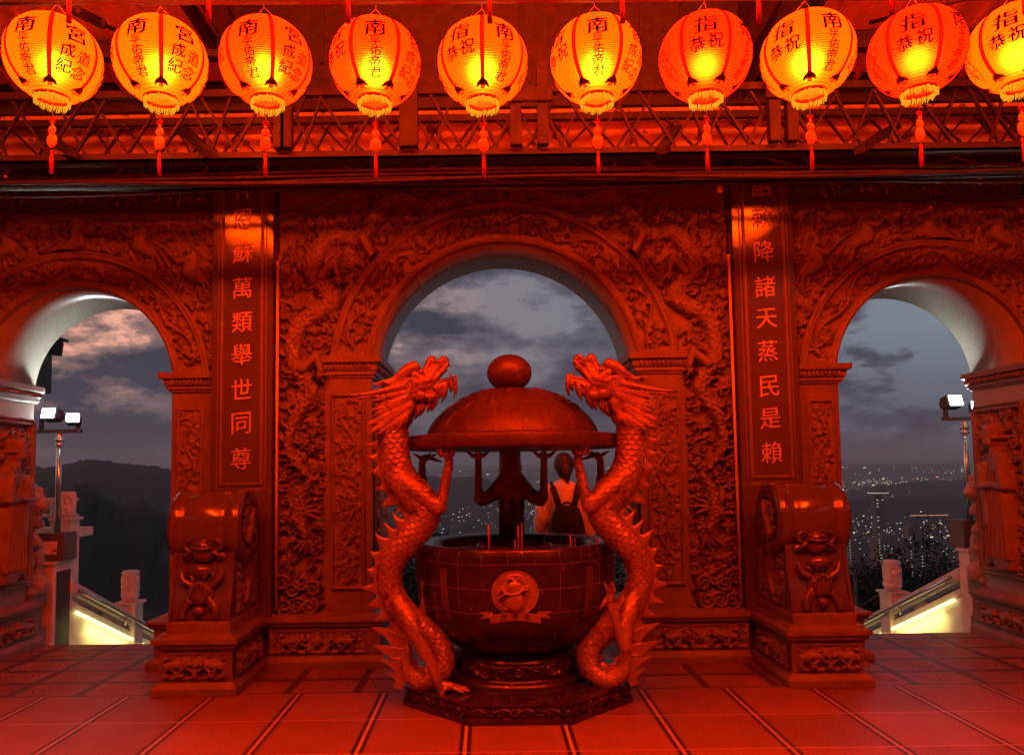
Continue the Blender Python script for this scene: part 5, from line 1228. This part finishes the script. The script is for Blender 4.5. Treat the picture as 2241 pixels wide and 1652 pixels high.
def floodlight(sg, label):
    x = -4.47 if sg < 0 else 4.66; y = 7.78; t = empty('floodlight_mast', (x, y, .735), label, 'floodlight', 'floodlight masts behind the gate')
    b = MB().box(x-.14, x+.14, y-.12, y+.12, .736, 1.01).build('control_cabinet', M_green, t, .006)
    MB().box(x-.07, x+.07, y-.126, y-.121, .80, .93).build('notice_plate', M_rust, b)
    MB().tube([(x, y, 1.01), (x, y, 1.97)], [.03, .026], 14).lathe([(.026, 1.86), (.04, 1.87), (.04, 1.89), (.03, 1.9), (.045, 1.92), (.045, 1.94), (.028, 1.96), (.03, 2.0)], (x, y, 0), 18).build('pole', M_chrome, t)
    MB().box(x-.22, x+.22, y-.02, y+.02, 2.0, 2.035).box(x-.2, x-.17, y-.02, y+.02, 2.03, 2.14).box(x+.17, x+.2, y-.02, y+.02, 2.03, 2.14).build('cross_arm', M_dark, t)
    for i, (dx, dz, s) in enumerate(((-.07 if sg < 0 else -.13, 2.19, .82), (.16 if sg < 0 else .11, 2.14, .66))):
        M = Matrix.Translation((x+dx, y-.05, dz)) @ Matrix.Rotation((.35 if i else -.15)*-sg, 4, 'Z') @ Matrix.Rotation(-.25, 4, 'X')
        hb = MB().box(-.10*s, .10*s, -.03, .09, -.075*s, .075*s, M).box(-.08*s, .08*s, .09, .13, -.05*s, .05*s, M).build('floodlight_head', M_dark, t, .01)
        MB().box(-.085*s, .085*s, -.036, -.031, -.06*s, .06*s, M).build('floodlight_glass', M_flood, hb)
        L = bpy.data.lights.new('flood', 'SPOT'); L.energy = 60*s; L.spot_size = math.radians(105); L.spot_blend = .8; L.shadow_soft_size = .07; L.color = (.93, 1, .97)
        o = bpy.data.objects.new('flood_light', L); COL.objects.link(o); o.parent = t
        o.location = (dx, -.13, dz-.735); o.rotation_euler = (math.radians(-138), 0, (.15 if sg < 0 else -.15)*-1)
for sg, n in ((-1, 'left'), (1, 'right')):
    newel(sg, 'white stone newel with a dark side panel in the left arch' if sg < 0 else 'slim white stone newel beside the lion in the right arch')
    floodlight(sg, 'twin floodlight on a steel pole and green cabinet in the %s arch' % n)
def lion(sg, label):
    x0, y0 = (-4.66 if sg < 0 else 4.70), 7.42; t = empty('guardian_lion', (x0, y0, 0), label, 'stone lion', 'stone guardian lions behind the gate'); f = -sg
    oct_ = MB().box(x0-.24, x0+.24, y0-.18, y0+.12, 0, .12).box(x0-.21, x0+.21, y0-.16, y0+.10, .12, .36).box(x0-.25, x0+.25, y0-.19, y0+.12, .36, .45); oct_.build('lion_plinth', M_frame, t, .008)
    q = lambda a, z, r, d=0: (x0+f*a, y0-.03+d, z, r)
    m = MB(); m.chain([q(-.1, .60, .15), q(-.06, .8, .16), q(.02, 1.02, .15), q(.06, 1.2, .15)], 14); m.chain([q(.06, 1.28, .16), q(.1, 1.34, .17), q(.08, 1.42, .13)], 14)
    m.chain([q(.2, 1.27, .08), q(.26, 1.29, .07)], 12); m.chain([q(.17, 1.14, .07), q(.23, 1.12, .055)], 12); m.chain([q(.22, 1.42, .05), q(.24, 1.38, .04)], 10)
    for d in (-.09, .09):
        m.chain([q(.08, 1.0, .075, d), q(.17, .8, .065, d), q(.16, .56, .06, d), q(.22, .49, .065, d)], 12); m.chain([q(-.1, .7, .12, d), q(.04, .6, .10, d), q(.05, .5, .07, d), q(.13, .49, .06, d)], 12)
        m.chain([q(.02, 1.5, .04, d*1.2), q(-.02, 1.55, .025, d*1.3)], 8); m.ball(q(.2, 1.38, 0, d*.8)[:3], .035, 10)
    for k in range(26):
        a = k*2.4; zz = 1.02+.48*((k*7) % 26)/26; m.ball(q(-.03+.13*math.cos(a)*.9-.04, zz, 0, .16*math.sin(a))[:3], .05, 8)
    for k in range(5): m.ball(q(.1+.03*k, 1.06-.03*k, 0, .0)[:3], .055, 8)
    m.ball(q(.25, .55, 0, -.02)[:3], .095, 14)
    remesh(m, 'lion_body', M_lion, t, .013, 2, lambda co: .004*np.sin(co[:, 2]*70+np.sin(co[:, 0]*50)))
lion(-1, 'weathered stone lion half hidden behind the left gate pier'); lion(1, 'weathered stone lion half hidden behind the right gate pier')
def side_terrace():
    t = empty('white_railing', (-5.0, 8.9, .9), 'white tubular railing on a ledge behind the left floodlight', 'railing')
    b = MB()
    for z in (1.30, 1.12): b.tube([(-5.6, 8.9, z), (-4.86, 8.9, z)], .022, 8)
    for x in (-5.4, -5.16, -4.95): b.tube([(x, 8.9, .98), (x, 8.9, 1.30)], .018, 8)
    b.build('rails', M_white, t); MB().box(-5.8, -4.78, 8.75, 9.1, .88, .98).build('ledge', M_white, t, .006)
    x, y = -4.84, 8.62; p = empty('carved_post', (x, y, 0), 'taller carved white post beside the white railing', 'carved post')
    MB().box(x-.10, x+.10, y-.10, y+.10, -.3, 1.08).box(x-.13, x+.13, y-.13, y+.13, 1.08, 1.115).build('post', M_white, p, .006)
    R = Rel(0, 2*PI*.09, .03, .24, .008); random.seed(5); R.fill(300, .02, .04, .012, 'scl', None, .8)
    h = MB().lathe([(0, 0), (.08, 0), (.088, .03), (.088, .24), (.094, .25), (.094, .27), (.08, .28), (0, .28)], (x, y, 1.115), 32).build('drum_head', M_white, p)
    R.mesh('head_carving', M_white, h, lambda X, Z, H: np.stack([x+(.088+H)*np.cos(X/.09), y+(.088+H)*np.sin(X/.09), 1.115+Z], -1))
    e = at(100, 765, 9.2); t = empty('roof_corner', e, 'dark corner of a neighbouring eave with its downpipe in the left arch', 'roof corner')
    a, b2 = at(40, 752, 9.2), at(128, 762, 9.2)
    MB().bar(a, b2, .22, .17).build('eave_beam', M_iron, t, .01); MB().bar(at(30, 740, 9.15), at(136, 742, 9.15), .30, .03).build('roof_edge', M_dark, t)
    MB().tube([at(95, 772, 9.15), at(92, 785, 9.15), at(76, 792, 9.15), at(50, 790, 9.15)], .06, 12).build('downpipe', M_lion, t)
    MB().box(-6.9, -5.6, 9.0, 9.6, 2.6, 3.4).build('eave_soffit', M_steel, t)
side_terrace()
# ------------------------------------------------------------------ person with a backpack
def person():
    px, py = .545, 7.12; t = empty('person', (px, py, 0), 'person in a white shirt with a black backpack looking out at the city', 'person')
    q = lambda x, z, r, d=0: (px+x, py+d, z, r)
    m = MB()
    for s in (-1, 1):
        m.chain([q(s*.085, .92, .095), q(s*.09, .70, .08), q(s*.09, .48, .055), q(s*.09, .30, .058), q(s*.09, .1, .04), q(s*.095, .06, .042)], 12); m.chain([q(s*.095, .05, .042), q(s*.10, .035, .034, .12)], 10)
        m.chain([q(s*.165, 1.34, .055), q(s*.20, 1.15, .042), q(s*.215, 1.05, .038), q(s*.20, .9, .032, .05), q(s*.17, .86, .028, .10)], 10)
        for k in range(5): m.chain([q(s*.17+.012*(k-2), .85, .012, .11), q(s*.165+.012*(k-2), .80-.004*abs(k-2), .009, .13), q(s*.16+.012*(k-2), .77, .007, .12)], 8)
    m.chain([q(0, .92, .13), q(0, 1.08, .115), q(0, 1.25, .13), q(0, 1.36, .11)], 16); m.chain([q(-.14, 1.36, .06), q(.14, 1.36, .06)], 12)
    m.chain([q(0, 1.38, .055), q(0, 1.50, .05)], 12); m.ball(q(0, 1.595, 0, .005)[:3], .098, 18, (.82, .98, 1.15)); m.chain([q(0, 1.545, .05, .05), q(0, 1.53, .04, .065)], 10)
    m.ball(q(0, 1.585, 0, .105)[:3], .017, 8)
    for s in (-1, 1): m.ball(q(s*.082, 1.585, 0, .0)[:3], .022, 8, (.5, 1, 1.4))
    remesh(m, 'body', M_skin, t, .009, 3)
    h = MB(); h.ball(q(0, 1.615, 0, -.012)[:3], .108, 18, (.88, .95, 1.02)); h.ball(q(0, 1.56, 0, -.05)[:3], .08, 14, (.95, .75, 1)); h.chain([q(.0, 1.60, .04, -.10), q(.015, 1.53, .035, -.12), q(.02, 1.47, .02, -.11), q(.025, 1.43, .006, -.10)], 10)
    
    remesh(h, 'hair', M_hair, t, .007, 2, lambda co: .0015*np.sin(co[:, 0]*420))
    c = MB(); c.chain([q(0, .80, .165), q(0, 1.0, .15), q(0, 1.2, .15), q(0, 1.36, .12)], 18); c.chain([q(-.15, 1.365, .07), q(.15, 1.365, .07)], 12); c.chain([q(0, 1.38, .075), q(0, 1.425, .066)], 12)
    for s in (-1, 1): c.chain([q(s*.16, 1.35, .075), q(s*.205, 1.18, .068), q(s*.225, 1.06, .066), q(s*.222, .98, .062, .03)], 12)
    c.chain([q(-.10, .95, .09), q(-.19, .84, .04), q(-.22, .78, .02)], 10)
    remesh(c, 'shirt', M_shirt, t, .010, 2, lambda co: .004*np.sin(co[:, 2]*38+4*np.sin(co[:, 0]*22)))
    p = MB()
    for s in (-1, 1): p.chain([q(s*.088, .93, .11), q(s*.09, .70, .092), q(s*.092, .45, .075), q(s*.092, .14, .06)], 12)
    remesh(p, 'trousers', M_black, t, .010, 2)
    s_ = MB()
    for s in (-1, 1): s_.chain([q(s*.095, .045, .05, -.03), q(s*.10, .04, .045, .12)], 10)
    remesh(s_, 'shoe', M_black, t, .010, 2)
    b = empty('backpack', (px, py-.2, .95), 'black backpack worn by the person in the white shirt', 'backpack')
    k = MB(); y = py-.225
    k.chain([q(-.075, .88, .085, -.215), q(.075, .88, .085, -.215)], 12); k.chain([q(-.07, 1.06, .085, -.215), q(.07, 1.06, .085, -.215)], 12); k.chain([q(-.05, 1.17, .075, -.205), q(.05, 1.17, .075, -.205)], 12)
    k.chain([q(-.075, .88, .085, -.215), q(-.07, 1.06, .085, -.215), q(-.05, 1.17, .075, -.205)], 12); k.chain([q(.075, .88, .085, -.215), q(.07, 1.06, .085, -.215), q(.05, 1.17, .075, -.205)], 12); k.chain([q(0, .88, .085, -.22), q(0, 1.15, .08, -.21)], 12)
    bb = remesh(k, 'pack_bag', M_black, b, .009, 3)
    MB().box(px-.10, px+.10, y-.11, y-.06, .85, 1.0).build('front_pocket', M_black, b, .02)
    for s in (-1, 1): MB().tube([(px+s*.06, py-.17, 1.20), (px+s*.085, py-.165, 1.30), (px+s*.115, py-.115, 1.40), (px+s*.12, py-.03, 1.435), (px+s*.12, py+.06, 1.40), (px+s*.12, py+.15, 1.25)], .027, 8, flat=.4).build('shoulder_strap', M_black, b)
    a = np.linspace(0, PI, 10); MB().tube([(px+.04*math.cos(i), py-.2, 1.235+.035*math.sin(i)) for i in a], .009, 6).build('grab_handle', M_black, b)
person()
# ------------------------------------------------------------------ hills, city, trees
def smooth(a, b, x): t = np.clip((x-a)/(b-a), 0, 1); return t*t*(3-2*t)
def fbm(x, y, seed=0, o=5):
    r = np.zeros_like(x); a = 1.0; f = 1.0; rg = np.random.default_rng(seed)
    for _ in range(o):
        for _ in range(3): th, p = rg.uniform(0, 2*PI, 2); r += a/3*np.sin(f*(x*np.cos(th)+y*np.sin(th))+p)
        a *= .5; f *= 2.1
    return r
ZC = -230.
def height(x, y):
    r = np.hypot(x, y-8); az = np.degrees(np.arctan2(x, y))
    h = np.maximum(ZC, -4.0-.43*np.maximum(0, r-3)); h = np.where(r > 60, np.maximum(ZC, -28-.36*(r-60)), h)
    h = h+fbm(x/9, y/9, 1)*smooth(8, 60, r)*np.minimum(3, r*.03)
    def ridge(r0, w, a0, a1, sa, H, s):
        return np.exp(-((r-r0)/w)**2)*(smooth(a0-12, a0, az)*(1-smooth(a1, a1+sa, az)))*(H+.12*abs(H)*fbm(az*.35+s, r*0+s, s, 4))
    h = np.maximum(h, ZC+ridge(850, 330, -75, -34, 40, 243, 2))
    h = np.maximum(h, ZC+ridge(560, 190, -75, -30, 30, 165, 3)); h = np.maximum(h, ZC+ridge(2600, 700, -60, -23, 12, 262, 4))
    h = np.maximum(h, ZC+ridge(3600, 500, 28, 60, 6, 110, 5)); h = np.maximum(h, ZC+ridge(6000, 800, 31, 60, 5, 125, 6)); h = np.maximum(h, ZC+ridge(5200, 900, -8, -1, 4, 190, 9)); h = np.maximum(h, ZC+ridge(17000, 2500, -60, 60, 5, 250, 7)); h = np.maximum(h, ZC+ridge(30000, 4000, -70, 70, 5, 430, 8))
    return h
def terrain():
    rr = np.concatenate([np.linspace(6, 60, 40), np.geomspace(62, 45000, 190)]); aa = np.radians(np.linspace(-62, 62, 420)); A, R = np.meshgrid(aa, rr)
    X, Y = R*np.sin(A), 8+R*np.cos(A); Z = height(X, Y)+RNG.normal(0, 1, X.shape)*np.clip(R/330, 0, 2.6)*(R < 4000); V = np.stack([X, Y, Z], -1).reshape(-1, 3); n = len(aa); idx = np.arange(len(rr)*n).reshape(len(rr), n)
    F = np.stack([idx[:-1, :-1], idx[:-1, 1:], idx[1:, 1:], idx[1:, :-1]], -1).reshape(-1, 4)
    o = link('terrain', mesh_np('terrain', V, F), M_forest); tag(o, kind='structure')
    g = MB().lathe([(45000, ZC-1), (80000, ZC-1)], (0, 0, 0), 48).build('far_plain', M_forest); tag(g, kind='structure')
terrain()
M_lw = emis('city_light_white', (1.5, 1.6, 1.6), 1.0); M_ly = emis('city_light_warm', (1.5, 1.2, .65), 1.0); M_lr = emis('city_light_red', (2.2, .4, .4), 1.0); M_ldim = emis('city_light_dim', (.45, .42, .34), 1.0)
def city():
    rg = np.random.default_rng(12); boxes = {0: MB(), 1: MB(), 2: MB(), 3: MB()}; blk = MB()
    def light(x, y, z, s, k, a=1.0):
        boxes[k].box(x-s*a/2, x+s*a/2, y-s/2, y+s/2, z-s/2, z+s/2)
    n = 0
    while n < 5200:
        az = math.radians(rg.choice([rg.uniform(-14, 17), rg.uniform(19, 42)], p=[.5, .5])); r = 10**rg.uniform(math.log10(1500), math.log10(16000)); x, y = r*math.sin(az), r*math.cos(az)
        cl = fbm(np.array([x/420.]), np.array([y/900.]), 21)[0]
        if rg.random() > .12+.9*max(0, cl): continue
        z = float(height(np.array([x]), np.array([y]))[0])
        if z > ZC+25 and r < 14000 and rg.random() < .97: continue
        s = r*.00055*rg.choice([.8, 1, 1.3, 2.2], p=[.45, .35, .15, .05])*(1.0 if r < 6000 else .9); light(x, y, z+rg.uniform(4, 35), s, int(rg.choice([0, 1, 2, 3], p=[.36, .25, .03, .36])), rg.choice([1, 1, 2.2])); n += 1
    # a few brighter street clusters below the right arch
    for _ in range(70):
        az = math.radians(rg.uniform(32.0, 36.4)); r = rg.uniform(1350, 2300); x, y = r*math.sin(az), r*math.cos(az); light(x, y, ZC+10, r*.0009*rg.choice([1, 1.6, 2.4], p=[.6, .3, .1]), int(rg.choice([0, 1])), rg.choice([1, 2]))
    for k, m in ((0, M_lw), (1, M_ly), (2, M_lr), (3, M_ldim)):
        o = boxes[k].build('city_lights', m); tag(o, 'scattered lights of the city on the plain', 'city lights', kind='stuff')
    def tower(az, r, w, h, label, rows, cols, p, k=1, edge=False, cap=False):
        az = math.radians(az); x, y = r*math.sin(az), r*math.cos(az); t = empty('city_building', (x, y, ZC), label, 'city building', 'high-rise buildings of the city')
        MB().box(x-w/2, x+w/2, y-w/3, y+w/3, ZC-5, ZC+h).box(x-w*.3, x+w*.3, y-w*.2, y+w*.2, ZC+h, ZC+h*1.06).build('block', M_city, t)
        b = MB()
        for i in range(rows):
            for j in range(cols):
                if rg.random() < p: zz = ZC+h*(i+.6)/rows; xx = x-w/2+w*(j+.5)/cols; b.box(xx-w/cols*.16, xx+w/cols*.16, y-w/3-.6, y-w/3-.1, zz-h/rows*.12, zz+h/rows*.12)
            if edge:
                for xx in (x-w/2+1, x+w/2-1)[:1 if w < 40 else 2]: b.box(xx-.9, xx+.9, y-w/3-.7, y-w/3-.2, ZC+h*(i+.6)/rows-.7, ZC+h*(i+.6)/rows+.7)
        if b.n: b.build('lit_windows', (M_ldim, M_ldim, M_lr, M_ldim)[k], t)
        if cap: MB().lathe([(w*.2, ZC+h*1.06), (w*.9, ZC+h*1.08), (w*.9, ZC+h*1.11), (w*.4, ZC+h*1.2), (0, ZC+h*1.25)], (x, y, 0), 20).build('crown', M_city, t); MB().lathe([(w*.92, ZC+h*1.085), (w*.92, ZC+h*1.10)], (x, y, 0), 24).build('crown_lights', M_ldim, t)
    tower(27.15, 1700, 62, 92, 'wide high-rise outlined by dotted light strings in the right arch', 16, 9, .22, 1, True)
    tower(25.1, 1760, 34, 84, 'narrow dark high-rise with one dotted light string in the right arch', 14, 4, .08, 1, True)
    tower(26.6, 2150, 26, 150, 'round-capped tower with a glowing crown above the other high-rises', 18, 2, .5, 3, False, True)
    tower(28.6, 1850, 36, 105, 'dark high-rise under the lit crane in the right arch', 16, 5, .12, 0)
    tower(30.4, 1900, 44, 60, 'low block between the high-rises and the bright streets', 10, 6, .15, 0)
    tower(31.6, 1750, 40, 58, 'broad block with a few lit windows left of the bright streets', 9, 6, .2, 0); tower(33.2, 1900, 46, 66, 'pale block behind the bright streets', 10, 6, .14, 1); tower(35.2, 1800, 38, 72, 'block close to the stone lion in the right arch', 12, 5, .16, 0)
    for i, (az, r, w, h) in enumerate(((-8.5, 2300, 60, 60), (-7, 2700, 40, 90), (-5.2, 2400, 70, 50), (-3.4, 2900, 45, 95), (-1, 2600, 80, 60), (2.5, 2500, 50, 80), (7.2, 2500, 60, 60), (8.6, 2800, 50, 90))):
        tower(az, r, w, h, ['wide low block far left under the burner lid', 'slim high-rise at the left of the plain', 'broad block left of the back dragon', 'tall block close to the left of the back dragon', 'long block straight behind the back dragon', 'dim high-rise between the back dragon and the person', 'wide block right of the person', 'tall block at the right end of the middle arch'][i], 11, 6, .13, i % 2)
    az = math.radians(29.4); x, y = 1850*math.sin(az), 1850*math.cos(az); t = empty('tower_crane', (x, y, ZC), 'tower crane with an orange lit jib above the dark high-rise', 'tower crane')
    MB().box(x-1, x+1, y-1, y+1, ZC, ZC+128).build('mast', M_dark, t); MB().box(x-36, x+42, y-.8, y+.8, ZC+126.4, ZC+127.6).build('jib', emis('jib_light', (.8, .30, .12)), t)
city()
def tree(x, y, z, h, label, seed):
    rg = np.random.default_rng(seed); t = empty('tree', (x, y, z), label, 'tree', 'dark trees on the slope below the right arch')
    b = MB().tube([(x, y, z-1), (x+.1, y, z+h*.5), (x, y, z+h*.85)], [h*.03, h*.022, h*.008], 8)
    for k in range(7): a = k*2.4; b.tube([(x, y, z+h*(.35+.07*k)), (x+h*.2*math.cos(a), y+h*.2*math.sin(a), z+h*(.5+.07*k))], [h*.012, .02], 5)
    b.build('trunk', M_steel, t)
    n = 7000; cl = rg.normal(0, 1, (26, 3))*np.array((h*.17, h*.17, h*.17))+np.array((x, y, z+h*.62)); P = cl[rg.integers(0, 26, n)]+rg.normal(0, h*.055, (n, 3)); d = rg.normal(0, 1, (n, 3)); d /= np.linalg.norm(d, axis=1)[:, None]; e = np.cross(d, rg.normal(0, 1, (n, 3))); e /= np.linalg.norm(e, axis=1)[:, None]; s = h*.012
    V = np.stack([P-d*s, P+e*s*.6, P+d*s, P-e*s*.6], 1).reshape(-1, 3); F = np.arange(4*n).reshape(n, 4); link('crown', mesh_np('crown', V-ORG[t.name], F, False), M_forest, t)
for i, (u, v, Y, h, lab) in enumerate(((1868, 1195, 34, 9, 'dark tree close to the right drum stone, tallest of the slope'), (1905, 1215, 40, 9, 'dark tree second from the drum stone on the slope'), (1960, 1205, 46, 10, 'dark tree behind the carved post of the right balustrade'), (2010, 1235, 38, 8, 'dark tree right of the carved post, below the city lights'), (2060, 1240, 42, 8, 'dark tree beside the right newel'), (885, 1160, 30, 8, 'dark tree under the left dragon beside the bowl'), (1330, 1165, 32, 8, 'dark tree under the right dragon beside the bowl'))):
    p = at(u, v, Y); tree(p[0], Y, p[2]-h, h, lab, 300+i)

# ------------------------------------------------------------------ evening air
def haze():
    o = MB().box(-46000, 46000, -60, 46000, ZC-3, 900).build('haze', None) if False else None
    m = bpy.data.materials.new('evening_air'); m.use_nodes = True; t = m.node_tree; t.nodes.clear()
    v = N(t, 'ShaderNodeVolumePrincipled'); v.inputs['Density'].default_value = HAZE; v.inputs['Color'].default_value = (.82, .86, 1, 1)
    out = N(t, 'ShaderNodeOutputMaterial'); t.links.new(v.outputs[0], out.inputs['Volume'])
    tag(MB().box(-46000, 46000, -60, 46000, ZC-3, 600).build('haze', m), 'thin evening haze over the plain', 'haze', kind='stuff')
haze()
